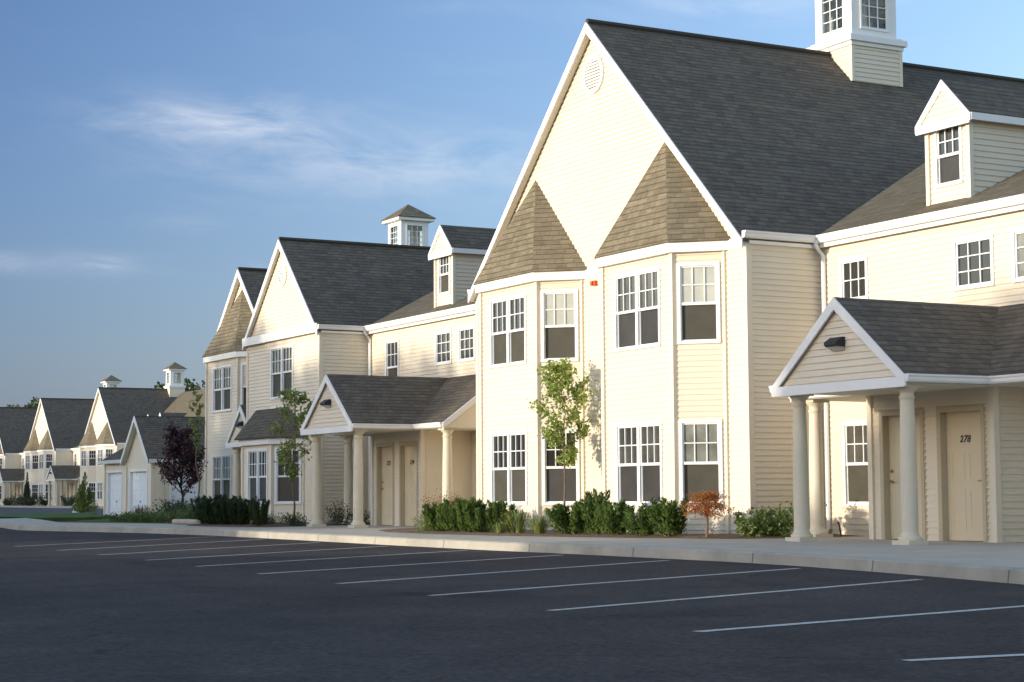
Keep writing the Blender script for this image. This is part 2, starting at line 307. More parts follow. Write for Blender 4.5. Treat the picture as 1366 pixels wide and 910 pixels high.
def window(root,fr,s0,s1,z0,z1,kind='single',glass=None,lower=None,cols=3):
    """kind single/double hung, or grid (3x3). casing rectangle s0..s1,z0..z1"""
    f=MB(); g=MB(); c=.065; ou=.035
    B=lambda *a:fr.box(f,*a)
    B(s0,s1,-.05,ou,z1-c,z1); B(s0,s1,-.05,ou+.01,z0,z0+c*.9); B(s0,s0+c,-.05,ou,z0+c*.9,z1-c); B(s1-c,s1,-.05,ou,z0+c*.9,z1-c)
    units=[(s0+c,s1-c)]
    if kind=='double':
        mid=(s0+s1)/2; B(mid-.045,mid+.045,-.05,ou,z0+c*.9,z1-c); units=[(s0+c,mid-.045),(mid+.045,s1-c)]
    zb,zt=z0+c*.9,z1-c
    for k,(a,b) in enumerate(units):
        t=.028
        def bar(u0,u1,za,zz,o0=-.028,o1=.006): B(u0,u1,o0,o1,za,zz)
        if kind=='grid':
            for q in (1,2): bar(a+(b-a)*q/3-.010,a+(b-a)*q/3+.010,zb+t,zt-t)
            for q in (1,2): bar(a+t,b-t,zb+(zt-zb)*q/3-.010,zb+(zt-zb)*q/3+.010,-.028,.004)
            bar(a,b,zt-t,zt); bar(a,b,zb,zb+t); bar(a,a+t,zb+t,zt-t); bar(b-t,b,zb+t,zt-t)
            g.face([fr.P(a,-.02,zb),fr.P(b,-.02,zb),fr.P(b,-.02,zt),fr.P(a,-.02,zt)],None,0)
        else:
            zm=zb+(zt-zb)*.495
            bar(a,b,zm-.026,zm+.026,-.04,.012)
            bar(a,b,zt-t,zt); bar(a,a+t,zm+.026,zt-t); bar(b-t,b,zm+.026,zt-t)
            for q in range(1,cols): bar(a+(b-a)*q/cols-.010,a+(b-a)*q/cols+.010,zm+.026,zt-t)
            zz=(zm+zt)/2; bar(a+t,b-t,zz-.010,zz+.010,-.028,.004)
            # lower sash sits further in behind its screen
            B(a,b,-.045,-.012,zb,zb+.022); B(a,a+.018,-.045,-.012,zb+.022,zm-.026); B(b-.018,b,-.045,-.012,zb+.022,zm-.026)
            g.face([fr.P(a,-.02,zm),fr.P(b,-.02,zm),fr.P(b,-.02,zt),fr.P(a,-.02,zt)],None,0)
            g.face([fr.P(a,-.035,zb),fr.P(b,-.035,zb),fr.P(b,-.035,zm),fr.P(a,-.035,zm)],None,1)
    o=f.build('window',SASH,root)
    if glass is GLASS: glass=rnd.choice((GLASS,GLASS,GLASS2))
    g.build('pane',[glass or GLASS,lower or rnd.choice((SCREEN,SCREEN,SCREEN2))],o)
    return (s0+.03,s1-.03,z0+.03,z1-.03)
def slab(root,name,faces,m,th=.06,down=None):
    """roof planes as thick slabs with UVs in metres (u along eave, v up the slope)"""
    mb=MB()
    for pts in faces:
        p=[Vector(q) for q in pts]; n=(p[1]-p[0]).cross(p[2]-p[0]).normalized()
        if n.z<0: n=-n; p=p[::-1]
        t=Vector((0,0,1))-n*n.z; t=t.normalized() if t.length>1e-4 else Vector((0,1,0)); e=t.cross(n)
        uv=[(q.dot(e),q.dot(t)) for q in p]
        mb.face(p,uv); b=[q-n*th for q in p]; mb.face(b[::-1],uv[::-1])
        k=len(p)
        for i in range(k): mb.face([p[i],b[i],b[(i+1)%k],p[(i+1)%k]],[uv[i],uv[i],uv[(i+1)%k],uv[(i+1)%k]])
    return mb.build(name,m,root)
def rake(root,xc,zt,half,slope,Y,width,th=.03,base=None,name='rake_board',back=0):
    """white gable boards facing -Y, plus soffit behind"""
    mb=MB()
    for sgn in (-1,1):
        a=(xc,Y,zt); b=(xc+sgn*half,Y,zt-half*slope); c=(xc+sgn*half,Y,zt-half*slope-width*1.0); d=(xc,Y,zt-width*math.sqrt(1+slope*slope))
        mb.prism([a,b,c,d],(0,th,0))
        if back:
            w2=width*math.sqrt(1+slope*slope)
            mb.prism([(xc,Y+th,d[2]+.03),(b[0],Y+th,c[2]+.03),(b[0],Y+th,c[2]+.05),(xc,Y+th,d[2]+.05)],(0,back-th,0),1)
    if base: mb.box((xc-half+.02,Y-.004,zt-half*slope-base[0]),(xc+half-.02,Y+th-.006,zt-half*slope-base[1]))
    return mb.build(name,[WHT,SOF],root)
def post(root,x,y,z0,z1,w=.10,n=(0,-1)):
    mb=MB(); mb.box((x-w/2,y-w/2,z0),(x+w/2,y+w/2,z1)); return mb.build('corner_board',POST,root)
def gutter(root,p0,p1,z,h=.13,d=.12,out_=(0,-1)):
    """K profile gutter running from p0 to p1 (2D), projecting along out_"""
    mb=MB(); ox,oy=out_
    prof=[(0,0),(.55*d,0),(.75*d,.25*h),(.8*d,.6*h),(d,.8*h),(d,h),(0,h)]
    a=[(p0[0]+ox*u,p0[1]+oy*u,z-h+v) for u,v in prof]
    mb.prism(a,(p1[0]-p0[0],p1[1]-p0[1],0)); return mb.build('gutter',WHT,root)
def downspout(root,x,y,ztop,zbot,dx=.0):
    mb=MB(); mb.tube([(x-.02,y-.22,ztop),(x-.02,y-.2,ztop-.1),(x,y-.06,ztop-.28),(x,y-.06,ztop-.45),(x,y-.06,zbot+.12),(x,y-.2,zbot+.04)],[.042]*6,8)
    return mb.build('downspout',WHT,root)
def bay(root,xs,Yf,Yw,z0,z1,wins,roofapex,lod=0,band=True,rm=None,zroof=None):
    """xs=(left wall x, left front x, right front x, right wall x)"""
    pts=[(xs[0],Yw),(xs[1],Yf),(xs[2],Yf),(xs[3],Yw)]
    for i in range(3):
        fr=Fr(pts[i],pts[i+1]); holes=[]
        for (side,s0,s1,a,b,kind,gl) in wins:
            if side==i: holes.append(window(root,fr,s0,s1,a,b,kind,gl))
        siding(fr,[(0,z0),(fr.L,z0),(fr.L,z1+.06),(0,z1+.06)],holes,lod=lod).build('wall',SID,root)
    if not lod:
        for i,p in enumerate(pts):
            yy=p[1]-(.012 if i in (0,3) else 0)
            post(root,p[0],yy,z0,z1+.05,.105 if i in (1,2) else .09)
    if band:
        o=.13
        e=[(xs[0]-o*1.2,Yw),(xs[1]-o*.5,Yf-o),(xs[2]+o*.5,Yf-o),(xs[3]+o*1.2,Yw)]
        mb=MB(); mb.prism([(x,y,z1+.03) for x,y in e],(0,0,.19)); mb.build('eave_trim',WHT,root)
        if roofapex:
            ax,ay,az=roofapex; z=z1+.224; o=.17
            q=[(xs[0]-o*1.3,Yw,z),(xs[1]-o*.5,Yf-o,z),(xs[2]+o*.5,Yf-o,z),(xs[3]+o*1.3,Yw,z)]
            A=(ax,ay,az)
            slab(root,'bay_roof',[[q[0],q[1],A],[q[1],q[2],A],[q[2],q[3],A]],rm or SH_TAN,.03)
def column(root,x,y,zb=0,zt=2.38,r=.125):
    mb=MB(); mb.box((x-.19,y-.19,zb),(x+.19,y+.19,zb+.065)); 
    H=zt-zb
    mb.lathe((x,y,zb),[(.175,.065),(.18,.09),(.17,.115),(.145,.125),(.14,.14),(r,.165),(r,.2),(r*1.0,H*.33),(r*.93,H*.66),(r*.84,H-.25),(r*.84,H-.22),(r*.95,H-.21),(r*.95,H-.185),(r*.84,H-.175),(r*.84,H-.12),(r*1.05,H-.095),(r*1.28,H-.06),(r*1.3,H-.05)],28)
    mb.box((x-.17,y-.17,zt-.05),(x+.17,y+.17,zt))
    o=mb.build('column',COL,root)
    for p in o.data.polygons:
        if len(p.vertices)==4 and abs(p.normal.z)<.9 and p.area<.2: p.use_smooth = p.index>5 and p.index< len(o.data.polygons)-6
    return o
def wall_light(root,x,y,z):
    mb=MB(); w=.15
    pr=[(y,z+.10),(y-.07,z+.10),(y-.19,z+.02),(y-.19,z-.02),(y-.16,z-.05),(y,z-.05)]
    mb.prism([(x-w,a,b) for a,b in pr],(2*w,0,0)); o=mb.build('wall_light',DARK,root)
    m2=MB(); pr=[(y-.005,z-.05),(y-.155,z-.05),(y-.05,z-.11),(y-.005,z-.11)]
    m2.prism([(x-w+.02,a,b) for a,b in pr],(2*w-.04,0,0)); m2.build('lens',LENS,o)
def textmesh(root,s,loc,size,parent):
    cu=bpy.data.curves.new('number','FONT'); cu.body=s; cu.size=size; cu.shear=.25; cu.align_x='CENTER'; cu.align_y='CENTER'; cu.extrude=.004; cu.offset=.004; cu.resolution_u=3; cu.space_character=1.05
    t=bpy.data.objects.new('tmp',cu); col.objects.link(t)
    dg=bpy.context.evaluated_depsgraph_get(); dg.update(); me=bpy.data.meshes.new_from_object(t.evaluated_get(dg)); bpy.data.objects.remove(t)
    me.transform(Matrix.Rotation(R(90),4,'X')); o=ORG[parent.name]
    me.transform(Matrix.Translation((loc[0]-o[0],loc[1]-o[1],loc[2]-o[2])))
    me.materials.clear(); me.materials.append(NUM)
    ob=bpy.data.objects.new('door_number',me); col.objects.link(ob); ob.parent=parent; ORG[ob.name]=o
def door(root,x0,x1,y,number=None,handle='l'):
    f=MB(); c=.075
    f.box((x0-c,y-.03,0),(x0,y+.14,2.03+c)); f.box((x1,y-.03,0),(x1+c,y+.14,2.03+c)); f.box((x0,y-.03,2.03),(x1,y+.14,2.03+c))
    f.box((x0-c-.03,y-.015,0),(x0-c,y+.02,2.03+c+.03)); f.box((x1+c,y-.015,0),(x1+c+.03,y+.02,2.03+c+.03)); f.box((x0-c,y-.015,2.03+c),(x1+c,y+.02,2.03+c+.03))
    f.build('door_frame',TAUPE,root)
    d=MB(); yd=y+.10; W=x1-x0
    d.box((x0,yd,.01),(x1,yd+.045,2.03))
    for (pz0,pz1) in ((.18,.82),(.98,1.38),(1.5,1.86)):
        for a,b in ((x0+.11,x0+W/2-.05),(x0+W/2+.05,x1-.11)):
            for q in ((a,b,pz0,pz0+.02),(a,b,pz1-.02,pz1),(a,a+.02,pz0+.02,pz1-.02),(b-.02,b,pz0+.02,pz1-.02)):
                d.box((q[0],yd-.006,q[2]),(q[1],yd+.01,q[3]))
    o=d.build('door',DOOR,root)
    h=MB(); hx=x0+.07 if handle=='l' else x1-.07; s=1 if handle=='l' else -1
    h.tube([(hx,yd,.95),(hx,yd-.05,.95)],[.028,.022],10); h.tube([(hx-s*.005,yd-.04,.95),(hx+s*.1,yd-.05,.945)],[.012,.01],8); h.tube([(hx,yd,1.12),(hx,yd-.02,1.12)],[.03,.027],10)
    h.build('handle',BRASS,o)
    if number: textmesh(root,number,((x0+x1)/2-.03,yd-.003,1.6),.15,o)
def porch(root,xc,Yw,z=0,numbers=(None,'278'),lod=0,light=True,off=None,xl=3.25,xr=3.2):
    """gabled entrance porch: shed roof on the wall, gable projecting, two doors in a vestibule"""
    Yf=Yw-3.4; Ys=Yw-1.76; ze=2.5; zr=3.8; h=1.6; m=(zr-ze)/h
    rs=slab(root,'porch_roof',[[(xc-h,Yf,ze),(xc,Yf,zr),(xc,Yw,zr),(xc-h,Yw,ze)],[(xc,Yf,zr),(xc+h,Yf,ze),(xc+h,Yw,ze),(xc,Yw,zr)],
        [(xc-xl,Ys,ze+.002),(xc+xr,Ys,ze+.002),(xc+xr,Yw,zr+.004),(xc-xl,Yw,zr+.004)]],SH_MAIN,.05)
    rake(root,xc,zr-.005,h+.02,m,Yf-.03,.15,base=(.155,0))
    fr=Fr((xc-h,Yf+.06),(xc+h,Yf+.06)); siding(fr,[(.05,ze-.03),(2*h-.05,ze-.03),(h,zr-.14)],lod=lod).build('gable_wall',SID,root)
    if light: wall_light(root,xc+.03,Yf+.06,3.07)
    gutter(root,(xc+h,Yf-.02),(xc+h,Ys-.04),ze+.01,.115,.10,(1,0)); gutter(root,(xc-h,Ys-.04),(xc-h,Yf-.02),ze+.01,.115,.10,(-1,0))
    gutter(root,(xc+h,Ys),(xc+xr,Ys),ze+.008,.115,.10); gutter(root,(xc-xl,Ys),(xc-h,Ys),ze+.008,.115,.10)
    b=MB(); b.box((xc-h+.04,Yf,2.375),(xc+h-.04,Ys,2.42)); b.box((xc-xl+.05,Ys+.003,2.38),(xc+xr-.05,Yw-.01,2.425)); b.build('porch_ceiling',SOF,root)
    for sx,xx in ((-1,xc-xl),(1,xc+xr)):
        e=MB(); X=xx-.02*sx
        A=[(X,Ys,ze-.12),(X,Yw,ze-.12),(X,Yw,zr-.12),(X,Ys+.05,ze-.05)]
        e.face(A); e.build('gable_wall',SID,root)
        r_=MB(); r_.prism([(xx,Ys-.02,ze),(xx,Yw,zr),(xx,Yw,zr-.17),(xx,Ys-.02,ze-.15)],(.03*sx,0,0)); r_.build('rake_board',WHT,root)
    for cx,cy in ((xc-1.29,Yf+.28),(xc+1.30,Yf+.28),(xc-xl+.3,Ys+.26),(xc+xr-.3,Ys+.26)): column(root,cx,cy)
    # vestibule
    Yd=Yw-1.4; x0,x1=xc-1.58,xc+1.30
    fr=Fr((x0,Yd),(x1,Yd)); d1=(xc-1.27,xc-.36); d2=(xc+.12,xc+1.03)
    hs=[(d[0]-x0-.07,d[1]-x0+.07,0,2.1) for d in (d1,d2)]
    siding(fr,[(0,0),(fr.L,0),(fr.L,2.4),(0,2.4)],hs,lod=lod).build('wall',SID,root)
    f2=Fr((x1,Yd),(x1,Yw)); siding(f2,[(0,0),(f2.L,0),(f2.L,2.4),(0,2.4)],lod=lod).build('wall',SID,root)
    f3=Fr((x0,Yw),(x0,Yd)); siding(f3,[(0,0),(f3.L,0),(f3.L,2.4),(0,2.4)],lod=lod).build('wall',SID,root)
    for xx in (x0,x1): post(root,xx,Yd,0,2.4,.11)
    door(root,d1[0],d1[1],Yd,numbers[0],'l'); door(root,d2[0],d2[1],Yd,numbers[1],'r')
def dormer(root,xc,Yf,Yw,dz,lod=0):
    """small gabled dormer on a wing slope (.46)"""
    w=.54; z0=5.5+.46*(Yf-Yw+.15)-.02; zt=7.28; zr=7.98; h=.68; m=(zr-zt)/h
    yb=Yw-.15+(zr-5.5)/.46
    f=Fr((xc-w,Yf),(xc+w,Yf)); hole=window(root,f,w-.35,w+.35,z0+.28,7.22,'single')
    siding(f,[(0,z0),(2*w,z0),(2*w,zt),(0,zt)],[hole],lod=lod).build('dormer_wall',POST,root)
    tri=MB(); siding(Fr((xc-h,Yf-.118),(xc+h,Yf-.118)),[(.06,zt-.02),(2*h-.06,zt-.02),(h,zr-.09)],lod=lod,mb=tri); tri.build('gable_wall',SID,root)
    def side(X,A,B):
        fr=Fr(A,B); fl=fr.L
        front=0 if A[1]<B[1] else fl
        # polygon between roof slope and eave
        ybe=Yw-.15+(zt-5.5)/.46
        if A[1]<B[1]: poly=[(0,z0),(0,zt),(ybe-Yf,zt)]
        else: poly=[(fl,z0),(fl,zt),(fl-(ybe-Yf),zt)]
        siding(fr,poly,lod=lod).build('dormer_wall',SID,root)
    side(1,(xc+w,Yf),(xc+w,Yf+4.5)); side(-1,(xc-w,Yf+4.5),(xc-w,Yf))
    for s in (-1,1): post(root,xc+s*(w-.02),Yf-.005,z0-.03,zt,.09)
    slab(root,'dormer_roof',[[(xc-h,Yf-.13,zt),(xc,Yf-.13,zr),(xc,yb,zr),(xc-h,yb,zt)],[(xc,Yf-.13,zr),(xc+h,Yf-.13,zt),(xc+h,yb,zt),(xc,yb,zr)]],SH_MAIN,.04)
    rake(root,xc,zr-.004,h+.02,m,Yf-.155,.13,base=(.16,0))
    b=MB()
    for s in (-1,1): b.box((xc+s*h-(.03 if s<0 else 0),Yf-.12,zt-.13),(xc+s*h+(.03 if s>0 else 0),yb,zt-.005)); 
    b.build('fascia',WHT,root)
def cupola(root,xc,yc,zr,slope,w=.70,lod=0):
    z0=zr-w*slope-.06; zb=zr+.13
    for A,B in (((-w,-w),(w,-w)),((w,-w),(w,w)),((w,w),(-w,w)),((-w,w),(-w,-w))):
        fr=Fr((xc+A[0],yc+A[1]),(xc+B[0],yc+B[1])); siding(fr,[(0,z0),(fr.L,z0),(fr.L,zb),(0,zb)],lod=lod).build('cupola_base',SID,root)
    for a in (-1,1):
        for b in (-1,1): post(root,xc+a*w*.98,yc+b*w*.98,z0,zb,.08)
    t=MB(); t.box((xc-w-.05,yc-w-.05,zb-.05),(xc+w+.05,yc+w+.05,zb+.04)); t.box((xc-w-.11,yc-w-.11,zb+.04),(xc+w+.11,yc+w+.11,zb+.17)); t.box((xc-w-.03,yc-w-.03,zb+.17),(xc+w+.03,yc+w+.03,zb+.22)); t.build('cupola_trim',WHT,root)
    u=w-.06; zt=zr+1.72; za,zb2=zb+.42,zt-.2
    for A,B in (((-u,-u),(u,-u)),((u,-u),(u,u)),((u,u),(-u,u)),((-u,u),(-u,-u))):
        fr=Fr((xc+A[0],yc+A[1]),(xc+B[0],yc+B[1])); h=(u-.36,u+.36,za,zb2)
        siding(fr,[(0,zb+.2),(fr.L,zb+.2),(fr.L,zt),(0,zt)],[h],lod=1).build('cupola_wall',WHT,root)
        f=MB(); 
        for q in ((h[0]-.05,h[1]+.05,-.04,.03,za-.06,za),(h[0]-.05,h[1]+.05,-.04,.03,zb2,zb2+.05),(h[0]-.05,h[0],-.04,.03,za,zb2),(h[1],h[1]+.05,-.04,.03,za,zb2)): fr.box(f,*q)
        for k in (1,2): fr.box(f,h[0]+.24*k-.01,h[0]+.24*k+.01,-.03,-.005,za,zb2)
        for k in (1,2,3): z=za+(zb2-za)*k/4; fr.box(f,h[0],h[1],-.03,-.008,z-.01,z+.01)
        o=f.build('window',SASH,root)
        g=MB(); g.face([fr.P(h[0],-.035,za),fr.P(h[1],-.035,za),fr.P(h[1],-.035,zb2),fr.P(h[0],-.035,zb2)]); g.build('pane',CLEAR,o)
    t=MB(); t.box((xc-w-.14,yc-w-.14,zt),(xc+w+.14,yc+w+.14,zt+.14)); t.build('cupola_trim',WHT,root)
    e=w+.19; z=zt+.142; A=(xc,yc,z+.66)
    q=[(xc-e,yc-e,z),(xc+e,yc-e,z),(xc+e,yc+e,z),(xc-e,yc+e,z)]
    slab(root,'cupola_roof',[[q[i],q[(i+1)%4],A] for i in range(4)],SH_TAN,.03)
def louver(root,xc,Y,zc,r=.41):
    mb=MB(); n=32
    for k in range(n):
        a,b=2*math.pi*k/n,2*math.pi*(k+1)/n; 
        P=lambda t,q,o:(xc+math.sin(t)*q,Y-o,zc+math.cos(t)*q)
        mb.face([P(a,r,.05),P(a,r*.8,.05),P(b,r*.8,.05),P(b,r,.05)]); mb.face([P(a,r,.05),P(b,r,.05),P(b,r,-.02),P(a,r,-.02)]); mb.face([P(a,r*.8,.05),P(a,r*.8,-.0),P(b,r*.8,-.0),P(b,r*.8,.05)])
    q=r*.8; z=-q+.03
    while z<q-.02:
        hw=math.sqrt(max(0,q*q-z*z)); mb.face([(xc-hw,Y-.045,zc+z-.035),(xc+hw,Y-.045,zc+z-.035),(xc+hw,Y-.012,zc+z+.02),(xc-hw,Y-.012,zc+z+.02)]); z+=.066
    mb.face([(xc+math.sin(-2*math.pi*k/n)*q,Y-.006,zc+math.cos(-2*math.pi*k/n)*q) for k in range(n)],None,1)
    mb.build('gable_vent',[SASH,SOF],root)
def main_gable(root,xc,Yg,half,zr,zb_eave,lod=0,depth=13,Yfront=None,over=.17,base=None,cup=None,holes=(),wallz0=0,rm=None):
    """tall steep gabled block: walls, roof, rakes, eaves"""
    m=(zr-zb_eave-.04)/half; h=half+.10
    Y0=Yg; Yb=Yg+depth
    fr=Fr((xc-half,Yg),(xc+half,Yg)); siding(fr,[(0,wallz0),(2*half,wallz0),(2*half,zb_eave),(half,zr-.1),(0,zb_eave)],holes,lod=lod).build('wall',SID,root)
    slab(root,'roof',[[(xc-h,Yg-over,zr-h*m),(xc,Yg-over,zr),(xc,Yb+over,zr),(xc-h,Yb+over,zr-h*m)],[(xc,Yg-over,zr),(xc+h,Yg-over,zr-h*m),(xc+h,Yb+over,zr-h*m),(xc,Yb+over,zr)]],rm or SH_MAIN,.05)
    rc=MB(); rc.tube([(xc,Yg-over,zr+.005),(xc,Yb+over,zr+.005)],[.07,.07],6); rc.build('ridge_cap',SH_MAIN,root)
    rake(root,xc,zr-.006,h+.01,m,Yg-over-.03,.165,base=base,back=over)
    bfr=Fr((xc+half,Yb),(xc-half,Yb)); siding(bfr,[(0,0),(2*half,0),(2*half,zb_eave),(half,zr-.1),(0,zb_eave)],lod=1).build('wall',SID,root)
    return m
def side_wall(root,x,Y0,Y1,z1,right=True,lod=0):
    fr=Fr((x,Y0),(x,Y1)) if right else Fr((x,Y1),(x,Y0))
    siding(fr,[(0,0),(fr.L,0),(fr.L,z1),(0,z1)],lod=lod).build('wall',SID,root)
def wing(root,x0,x1,Yw,wins,lod=0,back=11.6,sl=.46):
    fr=Fr((x0,Yw),(x1,Yw)); holes=[]
    for (a,b,z0,z1,kind,gl) in wins: holes.append(window(root,fr,a-x0,b-x0,z0,z1,kind,gl))
    siding(fr,[(0,0),(fr.L,0),(fr.L,5.42),(0,5.42)],holes,lod=lod).build('wall',SID,root)
    yr=Yw+5.9; zr=5.5+sl*(yr-Yw+.15)
    slab(root,'wing_roof',[[(x0-1.0,Yw-.15,5.5),(x1,Yw-.15,5.5),(x1,yr,zr),(x0-3.0,yr,zr)],[(x0-3.0,yr,zr),(x1,yr,zr),(x1,Yw+back+.35,5.5),(x0-1,Yw+back+.35,5.5)]] if False else
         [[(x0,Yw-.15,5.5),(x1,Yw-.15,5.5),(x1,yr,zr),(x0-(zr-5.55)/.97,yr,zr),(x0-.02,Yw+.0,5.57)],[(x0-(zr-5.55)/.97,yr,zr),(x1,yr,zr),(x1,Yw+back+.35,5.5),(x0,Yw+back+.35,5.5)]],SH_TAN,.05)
    gutter(root,(x0+.02,Yw-.13),(x1,Yw-.13),5.52,.14,.12)
    f=MB(); f.box((x0,Yw-.13,5.30),(x1,Yw-.105,5.40)); f.box((x0,Yw-.105,5.36),(x1,Yw-.01,5.375)); f.build('fascia',WHT,root)
    side=Fr((x1,Yw+back),(x0,Yw+back)); siding(side,[(0,0),(side.L,0),(side.L,5.42),(0,5.42)],lod=1).build('wall',SID,root)

# ------------------------------------------------------------------ ground
def sheet(name,pts,z,m,kind='structure',label=None):
    mb=MB(); mb.face([(x,y,z) for x,y in pts]); return tag(mb.build(name,m),label,None,None,kind)
def raised(name,pts,z0,z1,mtop,mside):
    mb=MB(); n=len(pts); mb.face([(x,y,z1) for x,y in pts],None,0)
    for i in range(n):
        a,b=pts[i],pts[(i+1)%n]; mb.face([(a[0],a[1],z0),(b[0],b[1],z0),(b[0],b[1],z1),(a[0],a[1],z1)],None,1)
    return tag(mb.build(name,[mtop,mside]),None,None,None,'structure')
sheet('ground',[(-2500,-2500),(2500,-2500),(2500,2500),(-2500,2500)],-.19,GRASS)
sheet('parking_lot',[(-58,-34),(45,-34),(45,25),(-58,25)],-.15,ASPH)
sheet('road',[(-215,-34),(-58.0,-34),(-58.0,24.8),(-95,30),(-140,46),(-215,46)],-.15,ASPH2)
KP=[(20,6.9),(5,9.3),(-5,11.2),(-10,12.45),(-13.8,13.42),(-15.5,13.85),(-17,14.2),(-19,14.58),(-20.5,14.74),(-24,14.78),(-28,14.7),(-32,14.8),(-37,15.0),(-42,15.12),(-46,14.85),(-49.5,14.1),(-52,13.5),(-53.4,13.35),(-55,13.55),(-62,14.6),(-75,17.0)]
def offset(pts,d):
    o=[]
    for i,p in enumerate(pts):
        a=pts[max(i-1,0)]; b=pts[min(i+1,len(pts)-1)]; t=Vector((b[0]-a[0],b[1]-a[1])).normalized(); nn=Vector((t.y,-t.x)) 
        if nn.y<0: nn=-nn
        o.append((p[0]+nn.x*d,p[1]+nn.y*d))
    return o
K2=offset(KP,.17)
BK=[(-75,18.6),(-66,17.3),(-57.8,15.7),(-51.5,17.6),(-50,22),(20,22)]
mb=MB(); mb.face([(x,y,0) for x,y in K2]+[(x,y,0) for x,y in BK]); tag(mb.build('pavement',CONC),kind='structure')
kb=MB()
segs=list(zip(KP,KP[1:],K2,K2[1:]))
for a,b,c,d in segs:
    kb.face([(a[0],a[1],-.16),(b[0],b[1],-.16),(b[0]*.88+d[0]*.12,b[1]*.88+d[1]*.12,-.02),(a[0]*.88+c[0]*.12,a[1]*.88+c[1]*.12,-.02)])
    kb.face([(a[0]*.88+c[0]*.12,a[1]*.88+c[1]*.12,-.02),(b[0]*.88+d[0]*.12,b[1]*.88+d[1]*.12,-.02),(b[0]*.6+d[0]*.4,b[1]*.6+d[1]*.4,.002),(a[0]*.6+c[0]*.4,a[1]*.6+c[1]*.4,.002)])
    kb.face([(a[0]*.6+c[0]*.4,a[1]*.6+c[1]*.4,.002),(b[0]*.6+d[0]*.4,b[1]*.6+d[1]*.4,.002),(d[0],d[1],.002),(c[0],c[1],.002)])
tag(kb.build('kerb',KERB,smooth=True),kind='structure')
# joints
jt=MB()
def along(pts,s):
    for a,b in zip(pts,pts[1:]):
        l=math.dist(a,b)
        if s<l: return (a[0]+(b[0]-a[0])*s/l,a[1]+(b[1]-a[1])*s/l),((b[0]-a[0])/l,(b[1]-a[1])/l)
        s-=l
    return pts[-1],(1,0)
s=1.2
while s<95:
    (x,y),(dx,dy)=along(KP,s); nx,ny=(dy,-dx) 
    if ny<0: nx,ny=-nx,-ny
    w_=.006
    jt.face([(x-dx*w_-nx*.003,y-dy*w_-ny*.003,-.15),(x+dx*w_-nx*.003,y+dy*w_-ny*.003,-.15),(x+dx*w_+nx*.015,y+dy*w_+ny*.015,-.017),(x-dx*w_+nx*.015,y-dy*w_+ny*.015,-.017)])
    if y<17: jt.face([(x-dx*w_+nx*.02,y-dy*w_+ny*.02,.004),(x+dx*w_+nx*.02,y+dy*w_+ny*.02,.004),(x+dx*w_+nx*1.9,y+dy*w_+ny*1.9,.004),(x-dx*w_+nx*1.9,y-dy*w_+ny*1.9,.004)])
    s+=3.05
JM=mat('joint_dark',(.10,.095,.085),.9)
tag(jt.build('pavement_joints',JM),kind='structure')
# painted bay lines
for i,(a,b) in enumerate([((-6.2,6.55),(-4.9,10.9)),((-7.94,6.83),(-7.5,11.4)),((-10.33,7.1),(-11.55,12.55)),((-12.85,7.42),(-15.2,13.3)),((-15.38,7.62),(-18.3,14.1)),((-18.04,7.85),(-21.6,14.4)),((-20.86,8.06),(-24.5,14.4)),((-23.6,8.25),(-27.6,14.35)),((-26.4,8.45),(-30.9,14.45)),((-29.3,8.6),(-34.2,14.5)),((-32.3,8.75),(-37.6,14.65)),((-35.5,8.8),(-41,14.8))]):
    d=Vector((b[0]-a[0],b[1]-a[1])); L_=d.length; d.normalize(); n=Vector((d.y,-d.x))*.05
    mb=MB(); K=14; r_=random.Random(i)
    pa=[]; pb=[]
    for k in range(K+1):
        q=Vector(a)+d*L_*k/K; j=n*(1+r_.uniform(-.12,.12)); wv=n*r_.uniform(-.12,.12); pa.append((q.x+j.x+wv.x,q.y+j.y+wv.y,-.146)); pb.append((q.x-j.x+wv.x,q.y-j.y+wv.y,-.146))
    for k in range(K): mb.face([pa[k],pb[k],pb[k+1],pa[k+1]])
    tag(mb.build('parking_line',LINE),kind='structure')
# beds and lawns
def bed(pts,name='mulch_bed'):
    cx=sum(p[0] for p in pts)/len(pts); cy=sum(p[1] for p in pts)/len(pts)
    mb=MB(); n=len(pts); inn=[((x-cx)*.9+cx,(y-cy)*.9+cy) for x,y in pts]
    for i in range(n):
        a,b,c,d=pts[i],pts[(i+1)%n],inn[(i+1)%n],inn[i]; mb.face([(a[0],a[1],.003),(b[0],b[1],.003),(c[0],c[1],.04),(d[0],d[1],.04)])
    mb.face([(x,y,.04) for x,y in inn]); return tag(mb.build(name,MULCH),kind='structure')
bed([(-38.9,18.6),(-38,17.5),(-36,16.8),(-33.9,16.6),(-31,16.75),(-29.2,17.3),(-27.6,17.85),(-26.0,18.5),(-25.6,19.4),(-25.95,21.5),(-38.9,21.5)])
bed([(-58.2,20.9),(-57,18.2),(-52,17.7),(-49.3,17.3),(-47.8,16.4),(-44.8,16.4),(-43.6,17.1),(-44.4,18.2),(-45.4,21.5),(-58.2,21.5)])
raised('lawn',[(-57.8,15.75),(-51.6,17.5),(-56,21.5),(-70,24.0),(-66.8,20.3)],-.16,.01,GRASS,GRASS)
raised('lawn',[(-70.5,16.9),(-73,21.6),(-80,24.0),(-86.5,24.9),(-93,27.2),(-100,29),(-87,20.4)],-.16,.0,GRASS,GRASS)
raised('pavement_far',[(-215,44.6),(-138,44.6),(-138,48.2),(-215,48.2)],-.16,0,CONC,KERB)

# ------------------------------------------------------------------ near apartment row
near=empty('apartment_building',(-32.5,19.9,0),'cream sided apartment row with steep gables, shingled bay roofs and column porches beside the lot','apartment building')
